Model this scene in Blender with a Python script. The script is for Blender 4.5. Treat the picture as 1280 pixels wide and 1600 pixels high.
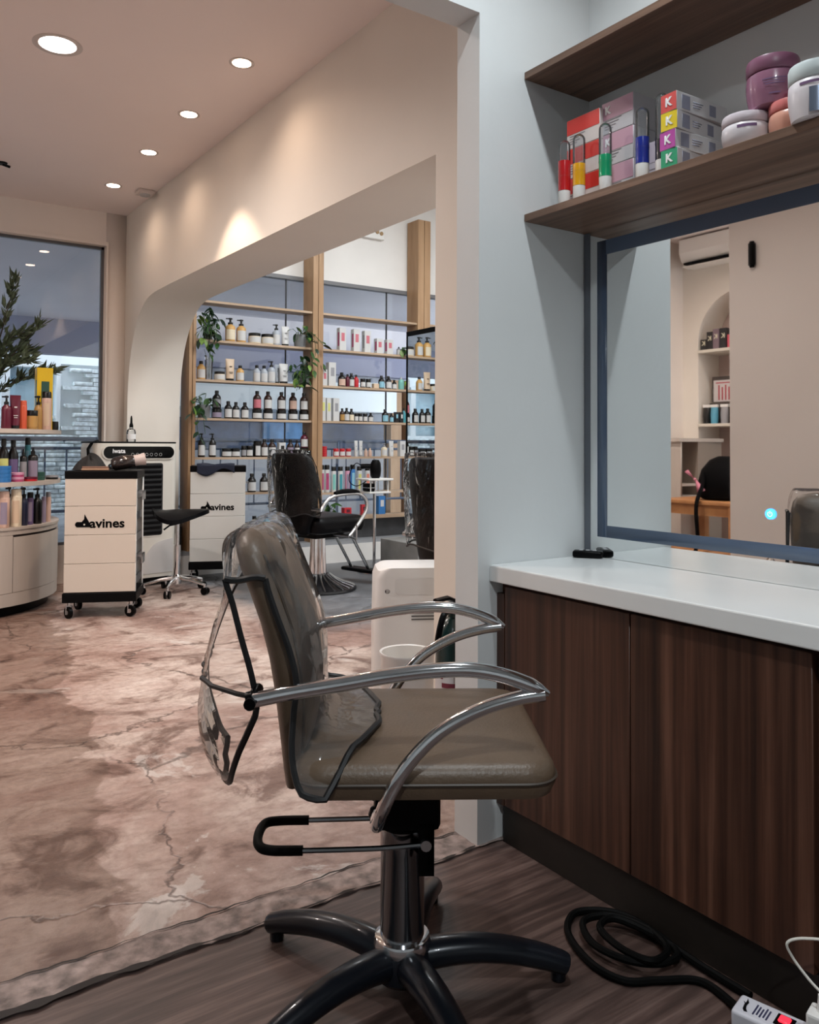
import bpy, bmesh, math, random
from mathutils import Vector, Matrix
random.seed(7)
for o in list(bpy.data.objects): bpy.data.objects.remove(o)
scene = bpy.context.scene
COL = scene.collection
R = math.radians
# ------------------------------------------------------------------ camera
F, YAW, ROLL, PITCH, CAMH = 1280.0, R(34.66), R(0.3), R(1.5), 1.12
PPY = 696 - F * math.tan(PITCH)
_f = Vector((math.sin(YAW) * math.cos(PITCH), math.cos(YAW) * math.cos(PITCH), math.sin(PITCH)))
_r = Vector((math.cos(YAW), -math.sin(YAW), 0)); _u = _r.cross(_f)
RT = _r * math.cos(ROLL) + _u * math.sin(ROLL); UP = _u * math.cos(ROLL) - _r * math.sin(ROLL); FW = _f
EYE = Vector((0, 0, CAMH))
cd = bpy.data.cameras.new('camera'); cam = bpy.data.objects.new('camera', cd); COL.objects.link(cam)
M = Matrix.Identity(4)
for i in range(3):
    M[i][0] = RT[i]; M[i][1] = UP[i]; M[i][2] = -FW[i]; M[i][3] = EYE[i]
cam.matrix_world = M
cd.sensor_fit = 'HORIZONTAL'; cd.sensor_width = 36; cd.lens = 36 * F / 1280
cd.shift_y = -(800 - PPY) / 1280; cd.clip_start = .02
scene.camera = cam
def ray(x, y): return FW + RT * ((x - 640) / F) - UP * ((y - PPY) / F)
def on_x(x, y, X): d = ray(x, y); return EYE + d * (X / d.x)
def on_y(x, y, Y): d = ray(x, y); return EYE + d * (Y / d.y)
def on_z(x, y, Z): d = ray(x, y); return EYE + d * ((Z - CAMH) / d.z)
# ------------------------------------------------------------------ world, view, large lights
w = bpy.data.worlds.new('daylight'); scene.world = w; w.use_nodes = True
w.node_tree.nodes['Background'].inputs[0].default_value = (.90, .95, 1, 1)
w.node_tree.nodes['Background'].inputs[1].default_value = 3.4
scene.view_settings.view_transform = 'Standard'; scene.view_settings.look = 'None'
scene.view_settings.gamma = 1; scene.view_settings.use_curve_mapping = False
scene.view_settings.exposure = 0.35
P_SPOT, P_BIG, P_STATION, P_PANEL, P_LEFT = 9, 130, 66, 25, 55
WARM = (1, .74, .56); SOFTW = (1, .80, .70); COOL = (.90, .97, 1)
def lamp(name, typ, energy, loc, col, size=.05, rot=None, spot=None, blend=.3, sx=None, sy=None, parent=None):
    l = bpy.data.lights.new(name, typ); l.energy = energy; l.color = col
    if typ == 'AREA':
        l.shape = 'RECTANGLE'; l.size = sx; l.size_y = sy
    else: l.shadow_soft_size = size
    if typ == 'SPOT': l.spot_size = R(spot); l.spot_blend = blend
    o = bpy.data.objects.new(name, l); COL.objects.link(o); o.location = loc
    if rot: o.rotation_euler = rot
    if parent: o.parent = parent
    return o
# ------------------------------------------------------------------ mesh helpers
class MB:
    def __init__(s): s.v = []; s.f = []
    def add(s, vs, fs, M=None):
        b = len(s.v)
        s.v += [tuple(M @ Vector(p)) if M else tuple(p) for p in vs]
        s.f += [tuple(i + b for i in f) for f in fs]; return s
    def box(s, x0, x1, y0, y1, z0, z1, M=None):
        v = [(x, y, z) for x in (x0, x1) for y in (y0, y1) for z in (z0, z1)]
        return s.add(v, [(0, 1, 3, 2), (4, 6, 7, 5), (0, 4, 5, 1), (2, 3, 7, 6), (0, 2, 6, 4), (1, 5, 7, 3)], M)
    def rbox(s, x0, x1, y0, y1, z0, z1, r=.01, seg=2, M=None):
        bm = bmesh.new(); bmesh.ops.create_cube(bm, size=1)
        bmesh.ops.scale(bm, vec=(x1 - x0, y1 - y0, z1 - z0), verts=bm.verts)
        bmesh.ops.translate(bm, vec=((x0 + x1) / 2, (y0 + y1) / 2, (z0 + z1) / 2), verts=bm.verts)
        bmesh.ops.bevel(bm, geom=bm.edges[:], offset=r, segments=seg, profile=.5, affect='EDGES')
        bm.verts.index_update()
        s.add([v.co.copy() for v in bm.verts], [[v.index for v in f.verts] for f in bm.faces], M); bm.free(); return s
    def lathe(s, prof, n=16, M=None, a0=0, a1=2 * math.pi):
        full = abs(a1 - a0 - 2 * math.pi) < 1e-6; k = n if full else n + 1
        vs = []; fs = []
        for r, z in prof:
            for i in range(k):
                a = a0 + (a1 - a0) * i / n; vs.append((r * math.cos(a), r * math.sin(a), z))
        for j in range(len(prof) - 1):
            for i in range(n):
                i2 = (i + 1) % k if full else i + 1
                fs.append((j * k + i, j * k + i2, (j + 1) * k + i2, (j + 1) * k + i))
        if full:
            if prof[0][0] > 1e-5: fs.append(tuple(range(k))[::-1])
            if prof[-1][0] > 1e-5: fs.append(tuple((len(prof) - 1) * k + i for i in range(k)))
        return s.add(vs, fs, M)
    def cyl(s, p0, p1, r, r1=None, n=12):
        p0 = Vector(p0); p1 = Vector(p1); d = p1 - p0
        q = d.to_track_quat('Z', 'Y').to_matrix().to_4x4()
        return s.lathe([(r, 0), (r if r1 is None else r1, d.length)], n, Matrix.Translation(p0) @ q)
    def tube(s, pts, r, n=8, closed=False, rs=None, flat=1.0):
        P = [Vector(p) for p in pts]; m = len(P); T = []
        for i in range(m):
            if closed: t = P[(i + 1) % m] - P[i - 1]
            else: t = P[min(i + 1, m - 1)] - P[max(i - 1, 0)]
            T.append(t.normalized())
        nrm = T[0].orthogonal().normalized()
        if abs(T[0].z) < .9: nrm = (Vector((0, 0, 1)) - T[0] * T[0].z).normalized()
        vs = []; fs = []
        for i in range(m):
            nrm = (nrm - T[i] * nrm.dot(T[i])).normalized(); b = T[i].cross(nrm)
            rr = rs[i] if rs else r
            for k in range(n):
                a = 2 * math.pi * k / n; vs.append(P[i] + nrm * (math.cos(a) * rr) + b * (math.sin(a) * rr * flat))
        for i in range(m if closed else m - 1):
            j = (i + 1) % m
            for k in range(n):
                k2 = (k + 1) % n; fs.append((i * n + k, i * n + k2, j * n + k2, j * n + k))
        if not closed: fs += [tuple(range(n))[::-1], tuple((m - 1) * n + k for k in range(n))]
        return s.add(vs, fs)
    def prism(s, poly, h0, h1, M=None):
        n = len(poly); vs = [(x, y, h0) for x, y in poly] + [(x, y, h1) for x, y in poly]
        fs = [tuple(range(n))[::-1], tuple(range(n, 2 * n))] + [(i, (i + 1) % n, n + (i + 1) % n, n + i) for i in range(n)]
        return s.add(vs, fs, M)
    def grid(s, fn, nu, nv, closed_u=False):
        vs = [fn(i / (nu if closed_u else nu - 1), j / (nv - 1)) for j in range(nv) for i in range(nu)]; fs = []
        for j in range(nv - 1):
            for i in range(nu if closed_u else nu - 1):
                i2 = (i + 1) % nu; fs.append((j * nu + i, j * nu + i2, (j + 1) * nu + i2, (j + 1) * nu + i))
        return s.add(vs, fs)
    def mesh(s, name, mat, ang=.7):
        me = bpy.data.meshes.new(name); me.from_pydata(s.v, [], s.f)
        bm = bmesh.new(); bm.from_mesh(me); bmesh.ops.recalc_face_normals(bm, faces=bm.faces)
        dims = [max(v.co[i] for v in bm.verts) - min(v.co[i] for v in bm.verts) for i in range(3)]; big = sorted(dims)[1] * sorted(dims)[2] * .04
        for f in bm.faces: f.smooth = not (len(f.verts) == 4 and max(abs(c) for c in f.normal) > .9999 and f.calc_area() > big)
        sm_ = [f.smooth for f in bm.faces]; bm.to_mesh(me); bm.free(); me.set_sharp_from_angle(angle=ang); me.polygons.foreach_set('use_smooth', sm_)
        if mat: me.materials.append(mat)
        return me
    def obj(s, name, mat, parent=None, loc=None, rz=0, ang=.7): return link(name, s.mesh(name, mat, ang), parent, loc, rz)
def link(name, me, parent=None, loc=None, rz=0):
    o = bpy.data.objects.new(name, me); COL.objects.link(o)
    if parent: o.parent = parent
    if loc: o.location = loc
    if rz: o.rotation_euler = (0, 0, rz)
    return o
def spline(pts, sub=6, closed=False):
    P = [Vector(p) for p in pts]; n = len(P); out = []
    rng = range(n) if closed else range(n - 1)
    for i in rng:
        p1 = P[i]; p2 = P[(i + 1) % n]
        p0 = P[i - 1] if (closed or i > 0) else p1 * 2 - p2
        p3 = P[(i + 2) % n] if (closed or i + 2 < n) else p2 * 2 - p1
        for k in range(sub):
            t = k / sub
            out.append(.5 * ((2 * p1) + (p2 - p0) * t + (2 * p0 - 5 * p1 + 4 * p2 - p3) * t * t + (3 * p1 - p0 - 3 * p2 + p3) * t ** 3))
    if not closed: out.append(P[-1])
    return out
def tag(o, label=None, cat=None, group=None, kind=None):
    if label: o['label'] = label
    if cat: o['category'] = cat
    if group: o['group'] = group
    if kind: o['kind'] = kind
    return o
def thing(name, label, cat, loc=(0, 0, 0), rz=0, group=None):
    o = bpy.data.objects.new(name, None); COL.objects.link(o); o.location = loc; o.rotation_euler = (0, 0, rz)
    o.empty_display_size = .05
    return tag(o, label, cat, group)
def struct(name, mb, m, parent=None):
    o = mb.obj(name, m, parent)
    if not parent: tag(o, kind='structure')
    return o
def copy_tree(o, parent=None):
    c = o.copy(); COL.objects.link(c)
    if parent: c.parent = parent
    for ch in o.children: copy_tree(ch, c)
    return c
XZ = Matrix(((1, 0, 0, 0), (0, 0, 1, 0), (0, 1, 0, 0), (0, 0, 0, 1)))      # (a,b,h)->(x=a, y=h, z=b)
YZ = Matrix(((0, 0, 1, 0), (1, 0, 0, 0), (0, 1, 0, 0), (0, 0, 0, 1)))      # (a,b,h)->(x=h, y=a, z=b)
# ------------------------------------------------------------------ materials
MATS = {}
def mat(name, col, rough=.5, metal=0, emis=None, es=1, spec=.5, noise=None, bump=None, coat=0, sheen=0, alpha=None):
    if name in MATS: return MATS[name]
    m = bpy.data.materials.new(name); m.use_nodes = True; nt = m.node_tree; b = nt.nodes['Principled BSDF']
    c = tuple(col) + (1,) if len(col) == 3 else col
    b.inputs['Base Color'].default_value = c; b.inputs['Roughness'].default_value = rough; b.inputs['Metallic'].default_value = metal
    b.inputs['Specular IOR Level'].default_value = spec; b.inputs['Coat Weight'].default_value = coat
    if emis: b.inputs['Emission Color'].default_value = tuple(emis) + (1,); b.inputs['Emission Strength'].default_value = es
    if noise or bump:
        tc = nt.nodes.new('ShaderNodeTexCoord')
    if noise:
        sc, amt = noise; n = nt.nodes.new('ShaderNodeTexNoise'); n.inputs['Scale'].default_value = sc; n.inputs['Detail'].default_value = 5
        nt.links.new(tc.outputs['Object'], n.inputs['Vector'])
        r = nt.nodes.new('ShaderNodeValToRGB'); r.color_ramp.elements[0].position = .3; r.color_ramp.elements[1].position = .7
        r.color_ramp.elements[0].color = tuple(x * (1 - amt) for x in c[:3]) + (1,); r.color_ramp.elements[1].color = tuple(min(1, x * (1 + amt)) for x in c[:3]) + (1,)
        nt.links.new(n.outputs['Fac'], r.inputs['Fac']); nt.links.new(r.outputs['Color'], b.inputs['Base Color'])
    if bump:
        sc, amt = bump; n = nt.nodes.new('ShaderNodeTexNoise'); n.inputs['Scale'].default_value = sc; n.inputs['Detail'].default_value = 4
        nt.links.new(tc.outputs['Object'], n.inputs['Vector']); bp = nt.nodes.new('ShaderNodeBump'); bp.inputs['Strength'].default_value = amt
        bp.inputs['Distance'].default_value = .01
        nt.links.new(n.outputs['Fac'], bp.inputs['Height']); nt.links.new(bp.outputs['Normal'], b.inputs['Normal'])
    MATS[name] = m; return m
def ramp(nt, src, stops):
    r = nt.nodes.new('ShaderNodeValToRGB'); e = r.color_ramp.elements
    while len(e) < len(stops): e.new(.5)
    for k, (p, c) in enumerate(stops): e[k].position = p; e[k].color = tuple(c) + (1,) if len(c) == 3 else c
    nt.links.new(src, r.inputs['Fac']); return r.outputs['Color']
def tex(nt, vec, scale, detail=6, rough=.55, dist=0, mul=None):
    if mul:
        mp = nt.nodes.new('ShaderNodeVectorMath'); mp.operation = 'MULTIPLY'; mp.inputs[1].default_value = mul
        nt.links.new(vec, mp.inputs[0]); vec = mp.outputs[0]
    n = nt.nodes.new('ShaderNodeTexNoise'); n.inputs['Scale'].default_value = scale; n.inputs['Detail'].default_value = detail
    n.inputs['Roughness'].default_value = rough; n.inputs['Distortion'].default_value = dist
    nt.links.new(vec, n.inputs['Vector']); return n
def mixc(nt, fac, a, b, mode='MIX'):
    x = nt.nodes.new('ShaderNodeMix'); x.data_type = 'RGBA'; x.blend_type = mode
    for s, v in ((x.inputs['Factor'], fac), (x.inputs['A'], a), (x.inputs['B'], b)):
        if hasattr(v, 'is_output'): nt.links.new(v, s)
        elif isinstance(v, (int, float)): s.default_value = v
        else: s.default_value = tuple(v) + (1,)
    return x.outputs['Result']
def wood(name, mul, stops, rough=.45, bands=None):
    m = bpy.data.materials.new(name); m.use_nodes = True; nt = m.node_tree; b = nt.nodes['Principled BSDF']
    g = nt.nodes.new('ShaderNodeNewGeometry'); pos = g.outputs['Position']
    n = tex(nt, pos, 1, 7, .6, .3, mul); c = ramp(nt, n.outputs['Fac'], stops)
    if bands:
        n2 = tex(nt, pos, 1, 1, .4, 0, bands); c2 = ramp(nt, n2.outputs['Fac'], [(.35, (.45, .42, .40)), (.65, (1, 1, 1))])
        c = mixc(nt, .85, c, c2, 'MULTIPLY')
    nt.links.new(c, b.inputs['Base Color']); b.inputs['Roughness'].default_value = rough
    bp = nt.nodes.new('ShaderNodeBump'); bp.inputs['Strength'].default_value = .08; bp.inputs['Distance'].default_value = .004
    nt.links.new(n.outputs['Fac'], bp.inputs['Height']); nt.links.new(bp.outputs['Normal'], b.inputs['Normal'])
    return m
def clear(name, tint=(1, 1, 1), base=.05, film=0.0, rough=.03, filmcol=(1, 1, 1), ior=1.45, wrinkle=0):
    m = bpy.data.materials.new(name); m.use_nodes = True; nt = m.node_tree; nt.nodes.clear()
    out = nt.nodes.new('ShaderNodeOutputMaterial'); tr = nt.nodes.new('ShaderNodeBsdfTransparent'); tr.inputs[0].default_value = tuple(tint) + (1,)
    gl = nt.nodes.new('ShaderNodeBsdfGlossy'); gl.inputs['Roughness'].default_value = rough
    fr = nt.nodes.new('ShaderNodeFresnel'); fr.inputs['IOR'].default_value = ior
    ad = nt.nodes.new('ShaderNodeMath'); ad.operation = 'ADD'; ad.inputs[1].default_value = base; ad.use_clamp = True
    nt.links.new(fr.outputs[0], ad.inputs[0])
    mx = nt.nodes.new('ShaderNodeMixShader'); nt.links.new(ad.outputs[0], mx.inputs[0])
    src = tr.outputs[0]
    if film:
        df = nt.nodes.new('ShaderNodeBsdfDiffuse'); df.inputs[0].default_value = tuple(filmcol) + (1,)
        m2 = nt.nodes.new('ShaderNodeMixShader'); m2.inputs[0].default_value = film
        nt.links.new(tr.outputs[0], m2.inputs[1]); nt.links.new(df.outputs[0], m2.inputs[2]); src = m2.outputs[0]
    if wrinkle:
        tc = nt.nodes.new('ShaderNodeTexCoord'); n = tex(nt, tc.outputs['Object'], 14, 3, .5, .8, (1, 1, .45))
        bp = nt.nodes.new('ShaderNodeBump'); bp.inputs['Strength'].default_value = wrinkle; bp.inputs['Distance'].default_value = .03
        nt.links.new(n.outputs['Fac'], bp.inputs['Height']); nt.links.new(bp.outputs[0], gl.inputs['Normal']); nt.links.new(bp.outputs[0], fr.inputs['Normal'])
    nt.links.new(src, mx.inputs[1]); nt.links.new(gl.outputs[0], mx.inputs[2]); nt.links.new(mx.outputs[0], out.inputs[0])
    return m
WHITE = mat('white_paint', (.80, .78, .76), .6, noise=(3, .03))
SALON = mat('salon_paint', (.76, .68, .62), .55, noise=(1.6, .03), bump=(30, .04))
SALONW = mat('salon_paint_pale', (.80, .75, .68), .55, noise=(1.6, .03), bump=(30, .04))
CEIL = mat('ceiling_paint', (.90, .80, .77), .65, noise=(1.2, .02))
STAT = mat('station_paint', (.74, .76, .765), .5, noise=(2.2, .03), bump=(40, .04))
PANEL = mat('pale_panel_paint', (.66, .60, .56), .5, noise=(1.5, .02))
BLACK = mat('black_plastic', (.003, .003, .0035), .30, spec=.08); BLACKM = mat('black_matte', (.003, .003, .0035), .7, spec=.05)
RUBBER = mat('black_rubber', (.003, .003, .003), .55, spec=.06)
CHROME = mat('chrome', (.75, .76, .78), .09, 1); STEEL = mat('brushed_steel', (.55, .56, .58), .28, 1)
DKMETAL = mat('dark_blue_black_metal', (.008, .010, .015), .28, .2, spec=.3, coat=.15)
WPLAS = mat('white_plastic', (.80, .79, .77), .35); GPLAS = mat('grey_plastic', (.45, .45, .46), .45)
CREAM = mat('cream_panel', (.70, .66, .58), .4)
GLASS = clear('window_glass', (.94, .96, .97), .02, 0, .01)
MIRROR = mat('mirror_silver', (.86, .88, .88), .015, 1)
CLEARP = clear('clear_bottle_plastic', (.93, .95, .97), .05, .04, .05)
RACK = wood('light_rack_wood', (9, 9, 1.2), [(.3, (.28, .155, .075)), (.55, (.39, .235, .125)), (.75, (.47, .30, .175))], .5)
RACKH = wood('light_rack_board', (1.2, 9, 9), [(.3, (.36, .24, .15)), (.55, (.50, .36, .25)), (.75, (.58, .44, .32))], .5)
WALNUT = wood('dark_walnut', (34, 34, .9), [(.30, (.026, .010, .006)), (.5, (.090, .036, .021)), (.70, (.185, .086, .054))], .42, (9, 9, .05))
SHELFW = wood('shelf_walnut', (26, .9, 26), [(.28, (.085, .045, .028)), (.5, (.175, .098, .064)), (.72, (.27, .165, .115))], .45)
GREYW = wood('pale_grey_wood', (2, 2, .35), [(.3, (.42, .36, .32)), (.55, (.52, .46, .41)), (.75, (.60, .54, .49))], .5)
ORANGEW = wood('orange_table_wood', (2, 8, 8), [(.3, (.38, .16, .06)), (.6, (.52, .25, .10)), (.8, (.60, .32, .15))], .45)
WORKTOP = mat('worktop_white', (.80, .82, .82), .22, noise=(4, .02))
CONC = mat('plinth_concrete', (.22, .22, .215), .75, noise=(5, .18), bump=(20, .2))
LEATH = mat('brown_leather', (.112, .074, .047), .42, noise=(14, .10), bump=(160, .10))
LEATHB = mat('black_leather', (.002, .002, .003), .34, spec=.14, bump=(120, .10))
def concrete_floor():
    m = bpy.data.materials.new('worn_concrete_floor'); m.use_nodes = True; nt = m.node_tree; b = nt.nodes['Principled BSDF']
    g = nt.nodes.new('ShaderNodeNewGeometry'); pos = g.outputs['Position']
    n1 = tex(nt, pos, .85, 9, .62, .9); n2 = tex(nt, pos, 3.2, 8, .65, 1.2); n3 = tex(nt, pos, 26, 6, .7)
    base = ramp(nt, n1.outputs['Fac'], [(.30, (.24, .15, .125)), (.43, (.37, .26, .225)), (.50, (.47, .37, .33)), (.60, (.56, .475, .43)), (.75, (.46, .345, .305))])
    st = ramp(nt, n2.outputs['Fac'], [(.36, (.34, .25, .22)), (.47, (.90, .87, .85)), (.60, (1, 1, 1)), (.70, (1.0, 1.0, 1.0))])
    c = mixc(nt, .9, base, st, 'MULTIPLY')
    fine = ramp(nt, n3.outputs['Fac'], [(.32, (.62, .58, .56)), (.58, (1, 1, 1))]); c = mixc(nt, .75, c, fine, 'MULTIPLY')
    n6 = tex(nt, pos, 1, 8, .7, .6, (5, 13, 1)); streak = ramp(nt, n6.outputs['Fac'], [(.34, (.58, .46, .42)), (.5, (1, 1, 1)), (.66, (1.12, 1.12, 1.12))]); c = mixc(nt, .6, c, streak, 'MULTIPLY')
    # pale worn-through patches with their own outline
    n4 = tex(nt, pos, 1.7, 7, .6, 1.5); pf = ramp(nt, n4.outputs['Fac'], [(.60, (0, 0, 0)), (.625, (1, 1, 1))]); c = mixc(nt, pf, c, mixc(nt, .5, c, (.60, .56, .53)))
    # older darker brown screed to the left of the doorway, bounded by a ragged pour line
    sx = nt.nodes.new('ShaderNodeSeparateXYZ'); nt.links.new(pos, sx.inputs[0])
    def math2(op, a, b2):
        k = nt.nodes.new('ShaderNodeMath'); k.operation = op
        for i, v in enumerate((a, b2)):
            if hasattr(v, 'is_output'): nt.links.new(v, k.inputs[i])
            else: k.inputs[i].default_value = v
        return k.outputs[0]
    n5 = tex(nt, pos, 2.2, 6, .6, .6); off = math2('MULTIPLY', math2('SUBTRACT', n5.outputs['Fac'], .5), .55)
    lim = math2('ADD', math2('MULTIPLY', sx.outputs['Y'], .17), .21)
    s1 = math2('SUBTRACT', lim, math2('ADD', sx.outputs['X'], off))
    mk = ramp(nt, s1, [(.0, (0, 0, 0)), (.02, (1, 1, 1))]); dk = mixc(nt, .8, c, (.50, .43, .38), 'MULTIPLY'); c = mixc(nt, mk, c, dk)
    # floor colour blended to mottled grey towards the far side room
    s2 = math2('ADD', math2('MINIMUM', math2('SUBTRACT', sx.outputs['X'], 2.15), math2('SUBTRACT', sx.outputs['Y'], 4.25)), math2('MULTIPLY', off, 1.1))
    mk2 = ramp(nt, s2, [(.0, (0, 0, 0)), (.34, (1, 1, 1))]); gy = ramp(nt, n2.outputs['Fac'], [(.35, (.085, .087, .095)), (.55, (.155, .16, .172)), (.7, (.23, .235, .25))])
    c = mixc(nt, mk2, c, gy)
    # cracks
    dn = tex(nt, pos, 2.6, 5, .6); dv = nt.nodes.new('ShaderNodeVectorMath'); dv.operation = 'MULTIPLY_ADD'
    nt.links.new(dn.outputs['Color'], dv.inputs[0]); dv.inputs[1].default_value = (.55, .55, 0); nt.links.new(pos, dv.inputs[2])
    vo = nt.nodes.new('ShaderNodeTexVoronoi'); vo.feature = 'DISTANCE_TO_EDGE'; vo.inputs['Scale'].default_value = .75; nt.links.new(dv.outputs[0], vo.inputs['Vector'])
    cr = ramp(nt, vo.outputs['Distance'], [(.0, (.12, .09, .08)), (.0035, (.35, .3, .28)), (.008, (1, 1, 1))]); gate = ramp(nt, n4.outputs['Fac'], [(.40, (0, 0, 0)), (.5, (1, 1, 1))])
    c = mixc(nt, mixc(nt, .75, (0, 0, 0), gate), c, mixc(nt, 1.0, c, cr, 'MULTIPLY'))
    nt.links.new(c, b.inputs['Base Color'])
    rr = ramp(nt, n2.outputs['Fac'], [(.3, (.30, .30, .30)), (.7, (.52, .52, .52))]); nt.links.new(rr, b.inputs['Roughness'])
    bp = nt.nodes.new('ShaderNodeBump'); bp.inputs['Strength'].default_value = .25; bp.inputs['Distance'].default_value = .01
    hh = math2('ADD', n3.outputs['Fac'], math2('MULTIPLY', cr, 2.0)); nt.links.new(hh, bp.inputs['Height']); nt.links.new(bp.outputs[0], b.inputs['Normal'])
    return m
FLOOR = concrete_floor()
VINYL = wood('vinyl_floor', (3, 48, 1), [(.25, (.030, .017, .014)), (.48, (.088, .052, .044)), (.72, (.195, .130, .112))], .48, (.9, 5.2, 1))
# ================================================================== the setting
XA, XB = 1.93, 2.372           # arch wall faces
PY0, PY1 = 1.797, 1.90         # partition faces
CZ = 3.04
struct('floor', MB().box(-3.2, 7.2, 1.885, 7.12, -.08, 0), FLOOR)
struct('floor', MB().box(-2.2, 2.06, -2.6, 1.80, -.08, 0), VINYL)
# broken cement strip in the doorway, with an uneven lip
def strip(u, v):
    x = -2.1 + 4.2 * u; jag = .003 * math.sin(x * 31) + .003 * math.sin(x * 13 + 1) + .004 * math.sin(x * 87)
    y = 1.785 + jag + (1.893 - 1.785 - jag + .008 * math.sin(x * 23)) * v
    return (x, y, .0035 + .003 * math.sin(x * 40 + v * 5) * (v > 0) * (v < 1))
st = mat('cement_strip', (.26, .20, .18), .8, noise=(26, .55), bump=(40, .8))
struct('trim_1', MB().grid(strip, 160, 4), st)
dk = mat('dark_joint', (.03, .024, .022), .9)
def gap(u, v):
    x = -2.0 + 3.47 * u; c = 1.787 + .003 * math.sin(x * 31) + .003 * math.sin(x * 13 + 1); hw_ = .0025 + .013 * max(0, min(1, (.85 - x) * 1.3)) + .002 * math.sin(x * 97) + .002 * math.sin(x * 61)
    return (x, c + hw_ * (2 * v - 1), .0072)
def gap2(u, v):
    x = -2.0 + 3.47 * u; return (x, 1.890 + .003 * math.sin(x * 24) + .003 * math.sin(x * 96) + .002 * (2 * v - 1) * (1 + .6 * math.sin(x * 19)), .0068)
j = MB().grid(gap, 200, 2).grid(gap2, 240, 2)
struct('trim_2', j, dk)
# partition with the doorway
struct('wall_front', MB().prism([(-2.0, 0), (-.15, 0), (-.15, 2.363), (1.48, 2.363), (1.48, 0), (1.935, 0), (1.935, CZ), (-2.0, CZ)], PY0, PY1, XZ), STAT)
struct('wall_right', MB().box(XA + .001, 2.06, -2.6, PY0 + .02, 0, CZ), STAT)
struct('wall_back', MB().box(-2.1, 2.06, -2.7, -2.6, 0, CZ), STAT)
struct('wall_station_left', MB().box(-2.1, -2.0, -2.6, PY1, 0, CZ), STAT)
# wall with the wide opening, its far top corner rounded
arc = spline([(5.87, 2.285, 0), (6.29, 2.272, 0), (6.53, 2.20, 0), (6.73, 2.02, 0), (6.845, 1.80, 0), (6.893, 1.55, 0), (6.90, 1.30, 0)], 5)
poly = [(PY0 + .03, 0), (2.615, 0), (2.615, 2.285)] + [(p.x, p.y) for p in arc] + [(6.90, 0), (7.12, 0), (7.12, 3.75), (PY0 + .03, 3.75)]
struct('wall_arch', MB().prism(poly, XA, XB, YZ), SALONW)
# far wall with window
W0, W1, WZ0, WZ1 = -1.6, 1.767, .30, 2.762
wf = MB(); wf.box(W1, 1.9295, 7.0, 7.14, 0, CZ); wf.box(-3.1, W0, 7.0, 7.14, 0, CZ); wf.box(W0, W1, 7.0, 7.14, WZ1, CZ); wf.box(W0, W1, 7.0, 7.14, 0, WZ0)
struct('wall_far', wf, SALON)
w1 = tag(MB().box(W0, W1, 7.075, 7.083, WZ0, WZ1).obj('window_1', GLASS), kind='structure')
fr = MB(); t = .022
fr.box(W0, W0 + t, 7.06, 7.10, WZ0, WZ1); fr.box(W1 - t, W1, 7.06, 7.10, WZ0, WZ1); fr.box(W0, W1, 7.06, 7.10, WZ1 - t, WZ1); fr.box(W0, W1, 7.06, 7.10, WZ0, WZ0 + t)
fr.obj('window_frame', mat('frame_grey', (.10, .10, .11), .4), w1)
MB().box(W0 - .02, W1 + .016, 6.985, 7.0, WZ1, WZ1 + .03).box(W1, W1 + .016, 6.985, 7.0, WZ0, WZ1).obj('window_trim', SALON, w1)
struct('ceiling', MB().box(-3.1, XA, PY0, 7.14, CZ, CZ + .12), CEIL)
struct('ceiling', MB().box(-2.1, 2.06, -2.7, PY0, CZ, CZ + .12), STAT)
# side room with the glazed front
struct('wall_side_room_right', MB().box(6.6, 6.72, 1.8, 7.2, 0, 3.75), WHITE)
struct('wall_side_room_near', MB().box(XB, 6.6, 1.72, 1.84, 0, 3.75), WHITE)
struct('ceiling', MB().box(XB - .44, 6.72, 1.72, 7.3, 3.75, 3.85), WHITE)
struct('wall_glazing_head', MB().box(XB, 6.6, 7.06, 7.2, 2.735, 3.75), WHITE)
struct('wall_curb', MB().box(XB, 6.6, 6.83, 7.2, 0, .168), WHITE)
struct('trim_3', MB().box(XB, 6.6, 6.845, 7.2, .168, .205), mat('ledge_grey', (.30, .31, .33), .5))
struct('wall_glazing_base', MB().box(XB, 6.6, 6.99, 7.14, .205, .40), mat('dark_base', (.06, .062, .068), .6, noise=(8, .25)))
w2 = tag(MB().box(XB, 6.6, 7.05, 7.13, 2.70, 2.735).obj('window_2', mat('rail_grey', (.16, .16, .17), .4)), kind='structure')
for a, b in ((XB, 3.455), (3.463, 4.60), (4.608, 5.75), (5.758, 6.6)):
    MB().box(a, b, 7.088, 7.096, .40, 2.70).obj('pane', GLASS, w2)
for xx in (3.459, 4.604, 5.754): MB().box(xx - .005, xx + .005, 7.084, 7.100, .40, 2.70).obj('pane_joint', mat('joint_dark', (.05, .05, .055), .5), w2)
# left side of the salon, seen in the mirror
nz = [(4.285 + .45 * math.cos(a), 2.09 + .45 * math.sin(a)) for a in [math.pi * k / 20 for k in range(21)]]
poly = [(1.9, 0), (3.835, 0), (3.835, .12)] + nz[::-1] + [(4.735, .12), (4.735, 0), (7.14, 0), (7.14, CZ), (1.9, CZ)]
struct('wall_left', MB().prism(poly, -3.06, -2.73, YZ), SALONW)
struct('wall_niche_back', MB().box(-3.1, -3.05, 1.9, 7.14, 0, CZ), mat('niche_paint', (.52, .40, .36), .6))
struct('wall_return', MB().box(-2.731, -1.25, 4.90, 5.02, 0, CZ), SALON)
struct('wall_stub', MB().box(-1.02, -.90, PY1 - .01, 3.173, 0, CZ), PANEL)
for z in (2.017, 1.335): struct('niche_shelf', MB().rbox(-3.05, -2.71, 3.838, 4.732, z - .028, z, .004), CREAM)
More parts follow.
